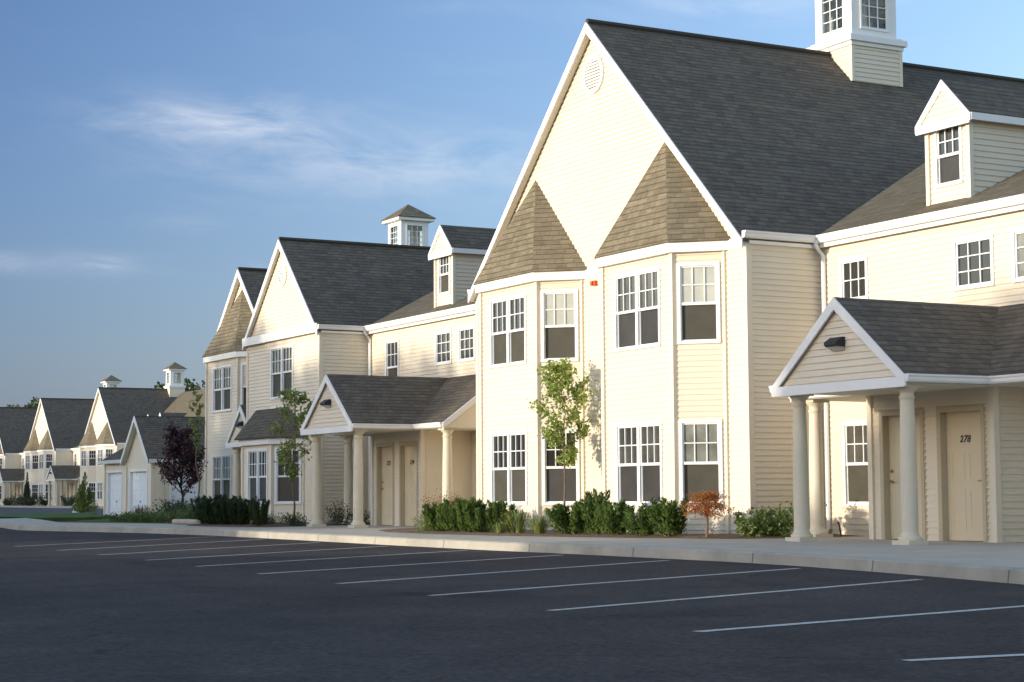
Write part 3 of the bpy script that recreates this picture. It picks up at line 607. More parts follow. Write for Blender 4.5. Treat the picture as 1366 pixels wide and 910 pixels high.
# tall pavilion with two bays
XC,YG=-32.47,19.93; HF=5.25; ZE=5.44; ZR=10.6
main_gable(near,XC,YG,HF,ZR,ZE,depth=13.5)
side_wall(near,XC+HF,YG,21.6,ZE); side_wall(near,XC-HF,YG,21.6,ZE,False)
for x in (XC+HF-.03,XC-HF+.03): post(near,x,YG+.02,0,ZE-.2,.12)
side_wall(near,XC+HF,21.6+11.6,YG+13.5,ZE); side_wall(near,XC-HF,21.6+11.6,YG+13.5,ZE,False)
gutter(near,(XC+HF+.08,YG-.17),(XC+HF+.08,21.5),5.52,.13,.12,(1,0)); gutter(near,(XC-HF-.08,21.5),(XC-HF-.08,YG-.17),5.52,.13,.12,(-1,0))
fb=MB(); fb.box((XC-HF,YG-.03,5.25),(XC+HF,YG-.005,5.44)); fb.box((XC+HF+.005,YG-.0,5.3),(XC+HF+.08,21.5,5.40)); fb.build('eave_trim',WHT,near)
def two(u,z,kind='double',w=1.62,g=None,side=1): return (side,u,u+w,z[0],z[1],kind,g)
lo,hi=(.55,2.14),(3.54,5.06)
for xs,ap in (((-31.75,-31.05,-28.6,-27.9),-29.82),((-36.9,-36.2,-33.7,-33.0),-34.95)):
    F1L=xs[2]-xs[1]; SL=math.hypot(xs[1]-xs[0],.7)
    g2=PALE
    wins=[(1,.43,2.05,*lo,'double',GLASS),(1,.43,2.05,*hi,'double',GLASS),
          (2,.075,SL-.105,*lo,'single',PALE2 if ap>-30 else GLASS),(2,.075,SL-.105,*hi,'single',PALE),(0,.1,SL-.075,*lo,'single',GLASS),(0,.1,SL-.075,*hi,'single',GLASS)]
    bay(near,xs,19.23,YG,0,5.22,wins,(ap,YG-.01,7.66))
louver(near,-32.46,YG,9.50)
al=MB(); al.box((-32.58,YG-.07,5.07),(-32.40,YG-.0,5.17)); al.box((-32.56,YG-.10,5.085),(-32.48,YG-.07,5.155)); al.build('fire_alarm',RED,near)
cupola(near,-32.40,26.86,10.6,.97,.70)
# right wing
wing(near,-27.22,-11.0,21.6,[(-26.64,-25.78,.53,2.07,'single',GLASS),(-26.63,-25.84,3.54,5.04,'single',GLASS),(-23.62,-22.66,4.15,5.03,'grid',GLASS),(-22.24,-21.28,4.15,5.03,'grid',PALE2),(-19.3,-18.5,.53,2.07,'single',GLASS),(-16.5,-15.6,3.54,5.04,'single',GLASS),(-16.5,-15.6,.53,2.07,'single',GLASS)])
side_wall(near,-11.0,21.6,33.2,5.42)
tr_=MB(); siding(Fr((-11.0,21.6),(-11.0,33.2)),[(0,5.42),(11.6,5.42),(5.8,8.15)],lod=1,mb=tr_); tr_.build('gable_wall',SID,near)
dormer(near,-24.33,22.2,21.6,0)
downspout(near,-27.05,21.6,5.42,0)
porch(near,-22.6,21.6,numbers=('276','278'))
# left wing and its porch
wing(near,-47.53,-37.72,21.65,[(-46.41,-45.54,3.54,5.05,'single',GLASS),(-46.41,-45.54,.53,2.07,'single',GLASS),(-43.34,-42.39,4.15,5.05,'grid',GLASS),(-42.01,-41.08,4.15,5.05,'grid',GLASS)])
dormer(near,-43.88,22.2,21.6,0)
downspout(near,-47.36,21.65,5.42,0)
porch(near,-42.63,21.65,numbers=('272','274'))
hb=MB(); hb.tube([(-37.72,19.75,1.12),(-37.72,19.66,1.10)],[.03,.025],8)
# second pavilion
X2=-50.33; H2=2.80; Y2=20.15
w2=[(X2-.87-(X2-H2),X2+.88-(X2-H2),3.60,5.14)]
fr2=Fr((X2-H2,Y2),(X2+H2,Y2)); hole=window(near,fr2,H2-.87,H2+.88,3.60,5.14,'double',GLASS)
main_gable(near,X2,Y2,H2,8.27,ZE,depth=13.3,base=(.05,-.2),holes=[hole],over=.12)
side_wall(near,X2+H2,Y2,21.65,ZE); side_wall(near,X2-H2,Y2,21.75,ZE,False)
for x in (X2+H2-.03,X2-H2+.03): post(near,x,Y2+.02,0,ZE-.2,.11)
gutter(near,(X2+H2+.08,Y2-.12),(X2+H2+.08,21.55),5.52,.13,.12,(1,0)); gutter(near,(X2-H2-.08,21.5),(X2-H2-.08,Y2-.12),5.52,.13,.12,(-1,0))
fb=MB(); fb.box((X2+H2+.005,Y2,5.3),(X2+H2+.08,21.55,5.40)); fb.build('eave_trim',WHT,near)
louver(near,X2+.03,Y2,7.21,.33)
# hip-roofed ground floor bay
bay(near,(-52.3,-51.6,-49.32,-48.62),19.45,Y2,0,2.22,[(1,.40,1.98,*lo,'double',GLASS),(2,.09,.90,*lo,'single',GLASS)],None)
zz=2.44
q=[(-52.75,Y2,zz),(-51.75,19.2,zz),(-49.22,19.2,zz),(-48.32,Y2,zz)]; T=[(-52.4,Y2,3.36),(-49.85,Y2,3.36)]
slab(near,'bay_roof',[[q[0],q[1],T[0]],[q[1],q[2],T[1],T[0]],[q[2],q[3],T[1]]],SH_MAIN,.03)
fl=MB(); fl.box((-51.2,Y2-.03,3.34),(-49.9,Y2,3.40)); fl.build('flashing',WHT,near)
# third block with a bay roof, set back
X3=-57.85; Y3=21.75
main_gable(near,X3,Y3,2.85,8.30,ZE,depth=11,)
side_wall(near,X3-2.85,Y3,33,ZE,False)
bay(near,(-60.0,-59.3,-56.35,-55.65),21.05,Y3,0,5.22,[(1,.62,2.38,*lo,'double',PALE2),(1,.62,2.38,*hi,'double',GLASS),(2,.09,.90,*lo,'single',GLASS),(2,.09,.90,*hi,'single',PALE),(0,.09,.90,*lo,'single',GLASS),(0,.09,.90,*hi,'single',GLASS)],(-57.83,Y3-.01,7.66))
fb=MB(); fb.box((X3-2.85,Y3-.03,5.25),(X3+2.85,Y3-.005,5.44)); fb.build('eave_trim',WHT,near)
cw=Fr((-55.0,Y3+.01),(X2-H2,Y3+.01)); siding(cw,[(0,0),(cw.L,0),(cw.L,5.42),(0,5.42)]).build('wall',SID,near)
# little portico in the notch
xp,yp=-54.15,20.3; hp=1.2; zp=3.6; ze_=2.46; mm=(zp-ze_)/hp
slab(near,'porch_roof',[[(xp-hp,yp,ze_),(xp,yp,zp),(xp,Y3,zp),(xp-hp,Y3,ze_)],[(xp,yp,zp),(xp+hp-.2,yp,ze_+.2),(xp+hp-.2,Y3,ze_+.2),(xp,Y3,zp)]],SH_MAIN,.04)
rake(near,xp,zp-.004,hp+.01,mm,yp-.03,.14,base=(.15,0))
siding(Fr((xp-hp,yp+.05),(xp+hp,yp+.05)),[(.05,ze_-.03),(2*hp-.05,ze_-.03),(hp,zp-.12)]).build('gable_wall',SID,near)
wall_light(near,xp+.02,yp+.05,2.98)
column(near,-54.95,20.5,0,2.34,.13)
cl=MB(); cl.box((xp-hp+.04,yp,2.34),(xp+hp-.1,Y3,2.37)); cl.build('porch_ceiling',SOF,near)
# setback tall house whose cupola shows above the row
rear=empty('apartment_house',(-70.5,28.6,0),'apartment house behind the row, only its white cupola showing above the long dark roof','apartment building')
main_gable(rear,-70.5,28.6,5.25,10.6,ZE,depth=12,lod=1)
side_wall(rear,-65.25,28.6,40.6,ZE,lod=1); side_wall(rear,-75.75,28.6,40.6,ZE,False,lod=1)
cupola(rear,-70.45,33.9,10.6,.97,.70,1)

# ------------------------------------------------------------------ far apartment row
far=empty('apartment_building',(-175,48,0),'distant apartment row of tall twin-bay gables with two cupolas, beyond the white garage doors','apartment building')
FY=48.0
for k,xc in enumerate((-163.6,-183.5,-203.5)):
    main_gable(far,xc,FY,HF,ZR,ZE,depth=13.5,lod=1)
    side_wall(far,xc+HF,FY,FY+13.5,ZE,lod=1); side_wall(far,xc-HF,FY,FY+13.5,ZE,False,lod=1)
    for dx,apx in ((.72,2.65),(-4.43,-2.48)):
        xs=(xc+dx,xc+dx+.7,xc+dx+3.15,xc+dx+3.85)
        wins=[(1,.43,2.05,*lo,'double',GLASS),(1,.43,2.05,*hi,'double',GLASS),(2,.075,.89,*lo,'single',GLASS),(2,.075,.89,*hi,'single',GLASS)]
        bay(far,xs,FY-.7,FY,0,5.22,wins,(xc+apx,FY-.01,7.66),lod=1)
    fb=MB(); fb.box((xc-HF,FY-.03,5.25),(xc+HF,FY-.005,5.44)); fb.box((xc+HF+.005,FY,5.3),(xc+HF+.09,FY+1.6,5.5)); fb.build('eave_trim',WHT,far)
    if k<2: cupola(far,xc+.07,FY+6.93,10.6,.97,.70,1)
for x0,x1,pc in ((-178.25,-168.85,-173.6),(-198.25,-188.75,-193.6)):
    wing(far,x0,x1,FY+1.67,[(x0+.6,x0+1.4,3.54,5.04,'single',GLASS),(x0+3.6,x0+4.55,4.15,5.03,'grid',GLASS)],lod=1)
    porch(far,pc,FY+1.67,numbers=(None,None),lod=1)
wing(far,-158.35,-136,FY+1.67,[(-157.7,-156.9,3.54,5.04,'single',GLASS),(-155,-154,4.15,5.03,'grid',GLASS)],lod=1,sl=.80)
for dx in (-156.5,-153.2): dormer(far,dx,FY+2.3,FY+1.67,0,1)
side_wall(far,-136,FY+1.67,FY+13.3,5.42,lod=1)

# ------------------------------------------------------------------ garage
gar=empty('garage_building',(-80,25,-.2),'low cream garage block with white roll-up doors and a small front gable','garage')
def gdoor(fr,u0,u1,zb,zt):
    m_=MB(); k=5
    for i in range(k):
        a=zb+(zt-zb)*i/k; b=zb+(zt-zb)*(i+1)/k; fr.box(m_,u0,u1,-.14,-.11,a+.008,b)
        nb=4
        for j in range(nb): w_=(u1-u0)/nb; fr.box(m_,u0+w_*j+.08,u0+w_*(j+1)-.08,-.112,-.10,a+.07,b-.06)
    o=m_.build('garage_door',GDOOR,gar)
    h=MB(); fr.box(h,(u0+u1)/2-.05,(u0+u1)/2+.05,-.10,-.07,zb+.75,zb+.80); h.build('handle',DARK,o)
    t=MB(); c=.09
    fr.box(t,u0-c,u0,-.15,.03,zb,zt+c); fr.box(t,u1,u1+c,-.15,.03,zb,zt+c); fr.box(t,u0,u1,-.15,.03,zt,zt+c); t.build('door_frame',WHT,gar)
    return (u0-.05,u1+.05,zb,zt+.05)
GB=-.2
f=Fr((-85.2,25.3),(-76.6,25.3)); h1=gdoor(f,.45,2.55,GB,1.9); h2=gdoor(f,3.9,5.3,GB,1.9)
siding(f,[(0,GB),(f.L,GB),(f.L,2.45),(0,2.45)],[h1,h2],lap=.13).build('wall',SID,gar)
g0=24.8; f=Fr((-80.25,g0),(-76.7,g0)); h3=gdoor(f,.50,2.85,GB,1.88)
siding(f,[(0,GB),(f.L,GB),(f.L,2.42),(f.L/2,4.2),(0,2.42)],[h3],lap=.13).build('wall',SID,gar)
xg=-78.47; mg=1.0
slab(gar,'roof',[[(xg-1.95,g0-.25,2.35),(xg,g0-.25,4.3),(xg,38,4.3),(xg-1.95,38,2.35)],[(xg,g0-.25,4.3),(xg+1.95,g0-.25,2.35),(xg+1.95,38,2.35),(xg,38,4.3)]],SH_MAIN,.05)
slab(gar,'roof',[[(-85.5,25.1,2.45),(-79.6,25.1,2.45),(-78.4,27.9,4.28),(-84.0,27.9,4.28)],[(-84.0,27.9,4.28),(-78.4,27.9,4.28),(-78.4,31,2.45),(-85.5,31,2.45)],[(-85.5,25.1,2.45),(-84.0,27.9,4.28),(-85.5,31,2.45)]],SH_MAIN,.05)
rake(gar,xg,4.296,1.97,1.0,g0-.28,.17,back=.25)
gutter(gar,(-85.5,25.1),(-80.4,25.1),2.47,.16,.1)
gutter(gar,(xg+1.95,g0-.2),(xg+1.95,38),2.38,.16,.08,(1,0))
f=Fr((-76.7,g0),(-76.7,38)); hs=[gdoor(f,.85,1.95,GB,1.88),gdoor(f,2.35,4.4,GB,1.88),gdoor(f,5.2,7.3,GB,1.88)]
siding(f,[(0,GB),(f.L,GB),(f.L,2.42),(0,2.42)],hs,lap=.13).build('wall',SID,gar)
side=Fr((-85.2,31),(-85.2,25.3)); siding(side,[(0,GB),(side.L,GB),(side.L,2.45),(0,2.45)],lap=.13).build('wall',SID,gar)
bk=Fr((-76.7,38),(-80.2,38)); siding(bk,[(0,GB),(bk.L,GB),(bk.L,2.42),(bk.L/2,4.2),(0,2.42)],lod=1).build('wall',SID,gar)
sd_=Fr((-80.25,25.3),(-80.25,g0)); siding(sd_,[(0,GB),(sd_.L,GB),(sd_.L,2.4),(0,2.4)],lap=.13).build('wall',SID,gar)
for x,y in ((-76.72,g0),(-80.23,g0),(-85.2,25.3)): post(gar,x,y,GB,2.3,.13)

# ------------------------------------------------------------------ vegetation
def leaf(mb,c,size,r,up=0.0,asp=.55,fold=True):
    d=Vector((r.gauss(0,1),r.gauss(0,1),r.gauss(0,1)+up)).normalized(); q=d.cross(Vector((r.gauss(0,1),r.gauss(0,1),r.gauss(0,1)))).normalized()
    c=Vector(c); a=c-d*size*.5; b=c+d*size*.5; w_=size*asp*.5
    n=d.cross(q)*size*.12
    mb.face([a,c+q*w_+n,b,c-q*w_+n])
def blade(mb,base,tip,w_,r,bend=.0):
    b=Vector(base); t=Vector(tip); s=(t-b).cross(Vector((r.uniform(-1,1),r.uniform(-1,1),.2))).normalized()*w_
    m_=(b+t)/2+Vector((0,0,bend)); mb.face([b-s*.5,b+s*.5,m_+s*.6,m_-s*.6]); mb.face([m_-s*.6,m_+s*.6,t])
def branches(mb,base,H,crown0,crownR,r,n=16,tr=.028,upb=.8):
    pts=[Vector(base)]; K=7
    for k in range(1,K+1): pts.append(Vector(base)+Vector((r.uniform(-.02,.02)*H,r.uniform(-.02,.02)*H,H*k/K)))
    mb.tube(pts,[tr*(1-.82*k/K) for k in range(K+1)],8)
    ends=[]
    for i in range(n):
        z=crown0+(H-crown0)*(i+.3)/n*.92; k=min(K-1,int(z/H*K)); f_=z/H*K-k; p=pts[k].lerp(pts[k+1],f_)
        a=i*2.4+r.uniform(-.4,.4); t=(z-crown0)/(H-crown0); L_=crownR(t)*r.uniform(.7,1.05)
        d=Vector((math.cos(a),math.sin(a),upb*r.uniform(.7,1.2)))
        q=[p,p+d*L_*.5,p+Vector((d.x*L_,d.y*L_,d.z*L_*1.25))]
        mb.tube(q,[tr*.38,tr*.22,tr*.1],5); ends.append(q)
        for j in range(2):
            s_=q[1]+(q[2]-q[1])*r.uniform(0,.5); e=s_+Vector((r.uniform(-1,1),r.uniform(-1,1),r.uniform(.1,1))).normalized()*L_*.45
            mb.tube([s_,e],[tr*.16,tr*.07],4); ends.append([q[1],s_,e])
    return ends
def sapling(loc,H,c0,R0,nl,ls,lm,label,seed,bark=BARK,shape=None,name='young_tree',tr=.028,upb=.8,grp=None,n=16):
    r=random.Random(seed); root=empty(name,loc,label,'tree',grp)
    shape=shape or (lambda t:R0*(math.sin(math.pi*min(1,(t*.86+.12)))**.7))
    mb=MB(); ends=branches(mb,(0,0,0),H,c0,shape,r,n,tr,upb)
    o=mb.build('trunk',bark,None,smooth=True); o.parent=root; ORG[o.name]=(0,0,0)
    lb=MB()
    for i in range(nl):
        q=r.choice(ends); k=r.choice((0,1,1)); p=q[k].lerp(q[k+1],r.random()) if k else q[0].lerp(q[1],.3+.7*r.random())
        p=p+Vector((r.gauss(0,1),r.gauss(0,1),r.gauss(0,.8)))*R0*.11
        leaf(lb,p,ls*r.uniform(.6,1.25),r,asp=.62)
    c=lb.build('crown',lm); c.parent=root
    return root
sapling((-32.38,19.06,.03),3.36,1.25,.66,2400,.10,L_SAP,'young sunlit tree with bright green leaves in front of the left bay windows',11,tr=.028)
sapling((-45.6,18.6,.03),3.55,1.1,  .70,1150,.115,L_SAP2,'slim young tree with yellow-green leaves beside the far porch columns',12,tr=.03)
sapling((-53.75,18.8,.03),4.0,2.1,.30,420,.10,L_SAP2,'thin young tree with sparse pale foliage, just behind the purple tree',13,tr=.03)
sapling((-57.3,19.5,.0),2.72,.72,.76,4300,.11,L_PUR,'dark purple-leaved vase-shaped tree in front of the garages',14,DBARK,shape=lambda t:1.0-.55*t,tr=.05,upb=1.15,name='purple_tree',n=30)
# japanese maple
def jmaple(loc):
    r=random.Random(3); root=empty('red_maple',loc,'small rust-red maple with layered foliage at the right end of the front bed','shrub')
    mb=MB(); mb.tube([(0,0,0),(.01,0,.25),(0,.01,.42),(.02,0,.55)],[.03,.024,.02,.012],8)
    lb=MB()
    for i in range(22):
        a=i*2.4; t=i/22.; R_=(.50-.30*t)*r.uniform(.75,1.1); z=.40+.40*t
        e=Vector((math.cos(a)*R_,math.sin(a)*R_,z-.10*r.random())); s_=Vector((0,0,.35+.35*t)); m_=(s_+e)/2+Vector((0,0,.09))
        mb.tube([s_,m_,e],[.010,.007,.003],5)
        for k in range(115):
            q=r.random(); p=(m_.lerp(e,q) if r.random()<.75 else s_.lerp(m_,q))+Vector((r.gauss(0,.075),r.gauss(0,.075),r.gauss(-.01,.022)))
            d=Vector((r.gauss(0,1),r.gauss(0,1),-.5)).normalized(); w_=d.cross(Vector((0,0,1))).normalized()*.010; L_=r.uniform(.045,.085)
            lb.face([p,p+d*L_*.5+w_,p+d*L_,p+d*L_*.5-w_])
            if r.random()<.6:
                d2=(d+w_*60).normalized(); lb.face([p,p+d2*L_*.4+d*.006,p+d2*L_*.8,p+d2*L_*.4-d*.006])
    o=mb.build('trunk',BARK); o.parent=root; c=lb.build('crown',L_RED); c.parent=root
jmaple((-26.45,18.42,.03))
def yew(seed,H=.66,W=.34,spires=24,m=L_YEW,name='yew_shrub'):
    r=random.Random(seed); root=empty(name,(0,0,0),'x','shrub'); lb=MB(); st=MB()
    for i in range(spires):
        a=r.uniform(0,6.28); R_=W*math.sqrt(r.random())*.8; bx,by=math.cos(a)*R_,math.sin(a)*R_; h=H*r.uniform(.72,1.08)*(1-.18*R_/W)
        lean=Vector((bx,by,0))*.45
        st.tube([(bx*.35,by*.35,0),(bx+lean.x*.5,by+lean.y*.5,h*.7)],[.012,.005],5)
        for k in range(190):
            t=r.random()**.8; z=.03+t*(h-.03); rad=(.085*(1-t)**.55+.02)
            an=r.uniform(0,6.28); c=Vector((bx*(.7+.3*t),by*(.7+.3*t),z))+lean*t+Vector((math.cos(an),math.sin(an),0))*rad*math.sqrt(r.random())
            d=Vector((math.cos(an)*.8,math.sin(an)*.8,r.uniform(.4,1.5))).normalized()*r.uniform(.035,.065)
            s_=Vector((-math.sin(an),math.cos(an),r.uniform(-.5,.5))).normalized()*.016
            lb.face([c-s_,c+s_,c+d+s_*.3,c+d-s_*.3])
    o=st.build('stem',BARK); o.parent=root; c=lb.build('foliage',m); c.parent=root
    return root
yews=[yew(1),yew(2,.66,.31,22),yew(3,.70,.28,18)]
yd=[yew(4,.78,.40,30,L_YEWD,'dark_shrub'),yew(5,.72,.38,28,L_YEWD,'dark_shrub')]
used=set()
def put(src,i,loc,sc,label,group=None):
    o=src[i]; rz=rnd.uniform(0,6.28)
    if o.name not in used:
        used.add(o.name); o.location=loc; o.rotation_euler=(0,0,rz); o.scale=sc if isinstance(sc,tuple) else (sc,)*3; o['label']=label
        if group: o['group']=group
        return o
    return copy_thing(o,loc,rz,sc,label,group)
G1='yews along the front bed'
# left clump (u 575-665)
for i,(x,y,k,s,l) in enumerate([(-34.25,17.2,0,.95,'green yew at the left end of the front bed, beside the wispy red shrub'),(-33.75,17.3,1,1.05,'second yew from the left in the front bed clump'),(-33.0,17.2,2,1.02,'middle yew of the left clump, under the double window'),(-32.65,17.35,0,.98,'fourth yew of the left clump, below the double window'),(-32.4,17.6,1,1.0,'yew at the right end of the left clump, beside the daylilies')]):
    put(yews,k,(x,y,.02),s,l,G1)
for i,(x,y,k,s,l) in enumerate([(-29.85,17.75,0,(1.25,1.25,.98),'broad yew just right of the young sunlit tree'),(-29.4,18.0,2,(.9,.9,1.22),'tallest yew, rising between the two bays'),(-28.6,17.9,1,(1.05,1.05,1.0),'narrow yew below the left edge of the right bay double window'),(-27.95,18.0,0,(1.15,1.15,.92),'rounded yew under the right bay double window'),(-27.25,18.2,2,(1.25,1.25,.98),'last yew on the right, next to the rust-red maple')]):
    put(yews,k,(x,y,.02),s,l,G1)
def clumpy(name,loc,W,H,n,ls,m,label,seed,blades=False,asp=.4,cat='plant',stemmy=0):
    r=random.Random(seed); root=empty(name,loc,label,cat); lb=MB()
    if blades:
        for i in range(n):
            a=r.uniform(0,6.28); b0=r.uniform(0,W*.35); d=r.uniform(.2,1)*W; h=H*r.uniform(.5,1)*(1-.25*d/W)
            p=Vector((math.cos(a)*b0,math.sin(a)*b0,0)); mid=p+Vector((math.cos(a)*d*.45,math.sin(a)*d*.45,h)); tip=p+Vector((math.cos(a)*d,math.sin(a)*d,h*r.uniform(.35,.95)))
            s_=Vector((-math.sin(a),math.cos(a),0))*ls*.5
            lb.face([p-s_,p+s_,mid+s_*.8,mid-s_*.8]); lb.face([mid-s_*.8,mid+s_*.8,tip])
    else:
        st=MB(); K=max(6,n//40)
        for j in range(K):
            a=r.uniform(0,6.28); R_=W*math.sqrt(r.random()); h=H*r.uniform(.6,1.05)*(1-.3*(R_/W)**2); e=Vector((math.cos(a)*R_,math.sin(a)*R_,h)); b=Vector((e.x*.35,e.y*.35,0))
            st.tube([b,(b+e)/2+Vector((0,0,h*.1)),e],[.007,.005,.003],4)
            for k in range(n//K):
                t=r.uniform(.12,1.05); p=b.lerp(e,t)+Vector((r.gauss(0,1),r.gauss(0,1),r.gauss(0,.6)))*(.05+W*.06); leaf(lb,p,ls*r.uniform(.6,1.3),r,up=.3,asp=asp)
        o=st.build('stem',BARK); o.parent=root
    c=lb.build('foliage',m); c.parent=root; return root
clumpy('barberry_shrub',(-34.85,17.5,.02),.55,.85,1700,.05,L_WISP,'wispy reddish shrub beside the far porch walk, left end of the front bed',21,cat='shrub')
clumpy('leafy_plant',(-34.9,17.2,.02),.35,.38,500,.06,L_PER,'low green plant at the foot of the wispy red shrub',22)
clumpy('daylily',(-31.3,17.4,.02),.42,.55,130,.018,L_BLADE,'arching green daylily clump right of the left yews',23,True)
clumpy('daylily',(-30.65,17.5,.02),.40,.42,120,.018,L_BLADE,'shorter yellowing daylily clump below the young sunlit tree',24,True)
clumpy('daylily',(-31.5,17.1,.02),.3,.26,70,.018,L_BLADE,'small low daylily clump spilling towards the pavement edge',25,True)
clumpy('leafy_plant',(-26.25,19.2,.02),.38,.50,650,.10,L_PER,'broad-leaved bright green plant left of the near porch columns',26,asp=.45)
clumpy('leafy_plant',(-26.2,19.75,.02),.34,.55,600,.10,L_PER,'bushy green plant just behind the near front porch column',27,asp=.45)
clumpy('leafy_plant',(-26.5,20.6,.02),.30,.70,500,.09,L_YEW,'dark upright plant against the side wall behind the porch column',28,asp=.45)
# second bed
G2='dark shrubs along the shaded bed'
for i,(x,y,k,s,l) in enumerate([(-47.6,16.95,0,1.0,'leftmost dark shrub of the clipped mass under the set-back bay'),(-46.95,16.85,1,1.05,'second dark shrub of the mass under the set-back bay'),(-46.25,16.95,0,1.05,'third dark shrub from the left in front of the small portico'),(-45.6,17.1,1,1.0,'dark shrub at the right end of the mass, below the portico'),(-44.25,17.1,1,(.7,.7,1.0),'single narrow dark shrub below the ground floor double window')]):
    put(yd,k,(x,y,.02),s,l,G2)
for i,(x,y,s,W,l) in enumerate([(-45.6,18.0,.32,.42,'low scraggly plant left of the slim tree trunk'),(-45.1,18.3,.32,.42,'low green plant at the foot of the slim tree'),(-44.5,18.2,.28,.35,'low plant against the outer porch column of the far porch')]):
    clumpy('low_plant',(x,y,.02),W,s,450,.06,L_YEWD if i!=1 else L_PER,l,30+i)
clumpy('loose_shrub',(-45.0,19.6,.0),.40,.66,600,.07,L_YEWD,'dark loose shrub between the two front columns of the far porch',35,cat='shrub')
clumpy('loose_shrub',(-44.55,20.1,.0),.24,.45,300,.07,L_YEWD,'smaller dark shrub beside the far porch doors',36,cat='shrub')
# planting before the garages
for i,(x,y,H,W,m,l) in enumerate([(-57.2,19.1,.72,.6,L_YEWD,'dark bush left of the purple tree trunk'),(-56.2,19.1,.68,.6,L_YEWD,'dark bush directly under the purple tree'),(-55.1,19.0,.66,.55,L_YEWD,'dark bush right of the purple tree, above the pale log'),(-53.9,18.9,.78,.5,L_YEWD,'dark bush by the corner of the set-back bay'),
      (-54.6,17.75,.40,.6,L_YEW,'mid-green mound spilling over the lawn before the garage'),(-53.2,17.9,.42,.6,L_YEW,'green mound in front of the bushes under the purple tree'),(-51.7,18.0,.46,.6,L_YEW,'green mound just behind the pale log'),(-56.1,17.7,.34,.6,L_YEW,'low green mound before the right garage door'),(-57.5,17.7,.26,.6,L_YEW,'lowest green mound at the left end of the garage planting'),(-50.2,18.0,.5,.55,L_YEWD,'dark green bush between the pale log and the clipped shrubs')]):
    clumpy('garden_bush',(x,y,.0),W,H,1100,.075,m,l,40+i,cat='shrub')
clumpy('tall_grass',(-57.0,18.1,.0),.5,.62,90,.02,L_WISP,'thin purplish grass stalks in front of the right garage door',55,True)
# log
lg=MB(); lg.tube([(-50.7,17.05,.075),(-49.5,17.08,.08),(-48.2,17.0,.075)],[.075,.08,.07],10)
tag(lg.build('log',mat('pale_wood',(.42,.36,.28),.8,.2,8),None,(-49.5,17,0)),'pale log lying at the edge of the planted bed','log')
# arborvitae and small far trees
def conifer(loc,H,W,m,label,seed,n=2600,ls=.13):
    r=random.Random(seed); root=empty('conifer',loc,label,'tree'); lb=MB(); st=MB(); st.tube([(0,0,0),(0,0,H*.9)],[.05*H*.3,.01],6)
    sp=[(r.uniform(0,6.28),W*.5*r.random()**.5,r.uniform(.55,.8)) for _ in range(7)]+[(0,0,1.0)]
    for i in range(n):
        a0,R0,hh=r.choice(sp); t=r.random()**.9; h=H*hh; rad=W*.42*(1-t)**.7*(.5+.5*min(1,t*6)); an=r.uniform(0,6.28); q=math.sqrt(r.random())*rad
        c=Vector((math.cos(a0)*R0*(1-.4*t)+math.cos(an)*q,math.sin(a0)*R0*(1-.4*t)+math.sin(an)*q,.05+t*h)); leaf(lb,c,ls*r.uniform(.6,1.3),r,up=1.2,asp=.4)
    o=st.build('trunk',BARK); o.parent=root; c=lb.build('crown',m); c.parent=root
conifer((-92.5,26.4,0),2.0,.95,L_CON,'golden-green conical arborvitae on the lawn left of the garage',60)
conifer((-181.5,46.1,0),3.2,.9,L_YEWD,'narrow dark conifer against the distant gabled building',61,1500,.2)
for i,(x,y,H,W,l) in enumerate([(-167.6,46.4,1.1,1.1,'dark hedge shrub beside the nearer distant porch'),(-165.6,46.4,1.05,1.1,'rounded dark shrub at the foot of the distant double bay'),(-185.6,46.4,1.1,1.2,'dark shrub left of the distant dark conifer'),(-183.4,46.4,1.1,1.2,'dark shrub under the distant left bay windows'),(-180.0,46.4,1.1,1.1,'dark shrub right of the distant dark conifer'),(-176.2,46.4,1.0,.6,'small round dark shrub before the distant porch column'),(-190.3,46.4,.8,.7,'little shrub between the leftmost distant columns')]):
    clumpy('distant_shrub',(x,y,0),W,H,500,.2,L_YEWD,l,70+i,cat='shrub')
# hydrant-like white marker
hy=MB(); hy.lathe((-94.5,26.5,0),[(.0,.0),(.16,0),(.16,.06),(.11,.08),(.11,.34),(.13,.36),(.13,.4),(.09,.47),(.0,.5)],14); hy.tube([(-94.66,26.5,.26),(-94.34,26.5,.26)],[.05,.05],8)
tag(hy.build('hydrant',SASH,None,(-94.5,26.5,0)),'small white hydrant on the lawn left of the arborvitae','hydrant')
sp_=MB(); sp_.tube([(-25.9,20.9,0),(-25.92,20.88,.2),(-25.92,20.85,.26)],[.018,.014,.02],7); sp_.build('irrigation_riser',DARK,None,(-25.9,20.9,0)); tag(bpy.data.objects['irrigation_riser'],'short dark pipe stub rising by the wall between porch column and window','pipe')
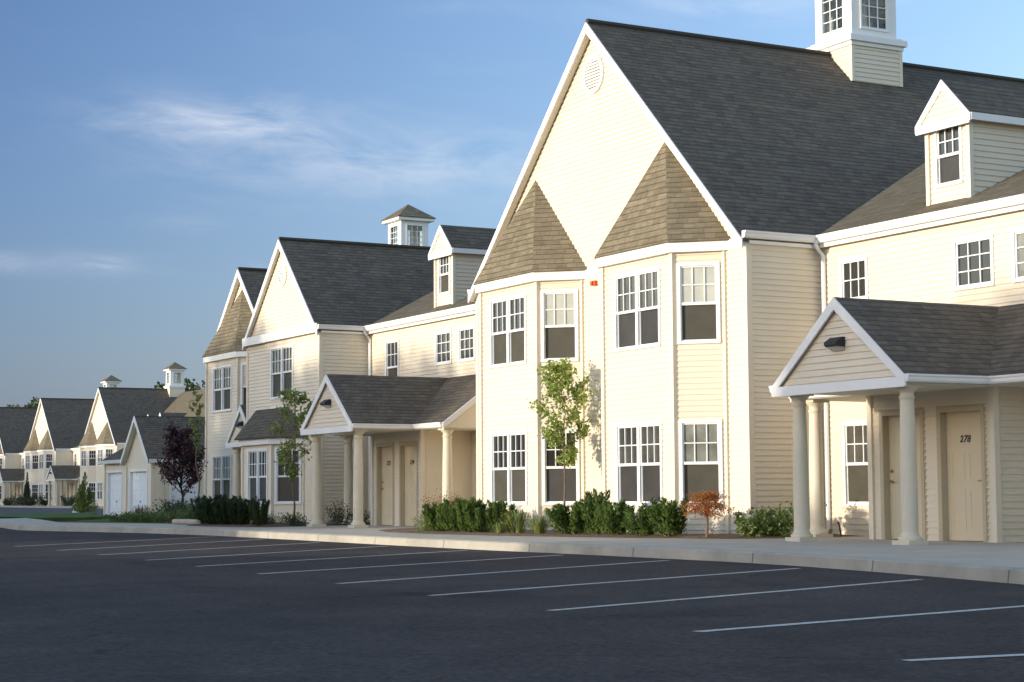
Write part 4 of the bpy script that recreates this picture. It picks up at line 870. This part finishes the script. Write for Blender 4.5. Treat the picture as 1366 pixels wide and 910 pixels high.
# big trees
def bigtree(seed,H,W,n,ls,lo_=.12,nc=34):
    r=random.Random(seed); root=empty('broadleaf_tree',(0,0,0),'x','tree'); mb=MB(); lb=MB()
    mb.tube([(0,0,-.2),(.1,0,H*.25),(0,.1,H*.5),(.1,0,H*.8)],[.035*H,.026*H,.018*H,.006*H],9)
    cl=[]
    for i in range(nc):
        a=i*2.4; t=(i+r.random())/nc; z=H*(lo_+(.94-lo_)*t); R_=W*.5*math.sin(math.pi*(.18+.75*t))**.8*r.uniform(.35,.95); c=Vector((math.cos(a)*R_,math.sin(a)*R_,z)); cl.append((c,W*r.uniform(.11,.19)))
        mb.tube([(0,0,z*.6),c*.6+Vector((0,0,z*.3)),c],[.010*H,.006*H,.003*H],5)
    for i in range(n):
        c,R_=r.choice(cl); d=Vector((r.gauss(0,1),r.gauss(0,1),r.gauss(0,.8))).normalized()*R_*r.random()**.4
        leaf(lb,c+d,ls*r.uniform(.6,1.4),r,asp=.7)
    o=mb.build('trunk',BARK); o.parent=root; c=lb.build('crown',L_FAR); c.parent=root
    return root
BT=[bigtree(81,10,8,9000,.34),bigtree(82,10,7,9000,.34),bigtree(83,10,9,9500,.36)]
G3='trees on the skyline behind the distant row'
for i,(x,y,H,l) in enumerate([(-261,62,12.2,'leftmost tree on the skyline at the picture edge'),(-253,62,12.9,'second skyline tree from the left'),(-246,62,12.7,'skyline tree left of the distant dark gable roof'),(-240,62,13.4,'tallest skyline tree, meeting the distant gable'),(-234,63,12.6,'skyline tree mostly hidden behind the distant roof'),(-256,72,12.6,'tree deep behind the skyline row'),(-227,75,14.9,'treetop showing beside the right distant cupola'),(-217,75,14.8,'treetop showing over the tan distant roof')]):
    put(BT,i%3,(x,y,-.2),H/10,l,G3)
# unseen tree line added behind the camera to cast the lot and wall shadows
G4='unseen trees added behind the camera to cast shadows'
r4=random.Random(9); k=0
def line(x0,x1,step,y,h0,h1):
    global k
    x=x0
    while x<x1:
        H=r4.uniform(h0,h1); put(BT,k%3,(x+r4.uniform(-1,1),y+r4.uniform(-2,2),-.2),(H/10*1.15,H/10*1.15,H/10),'unseen leafy tree added behind the camera to cast shade',G4); k+=1; x+=step
line(-262,-121,6.5,-46,14.6,15.6)
line(-121,-54,4.6,-40,12.2,13.2)
line(-52.5,-45.2,3.0,-39,10.7,11.1)
line(-41.5,-28.5,3.4,-38,4.7,5.3)
line(-24,-12,4.2,-40,10.3,11.0)
line(-10,38,4.6,-40,11,12.6)
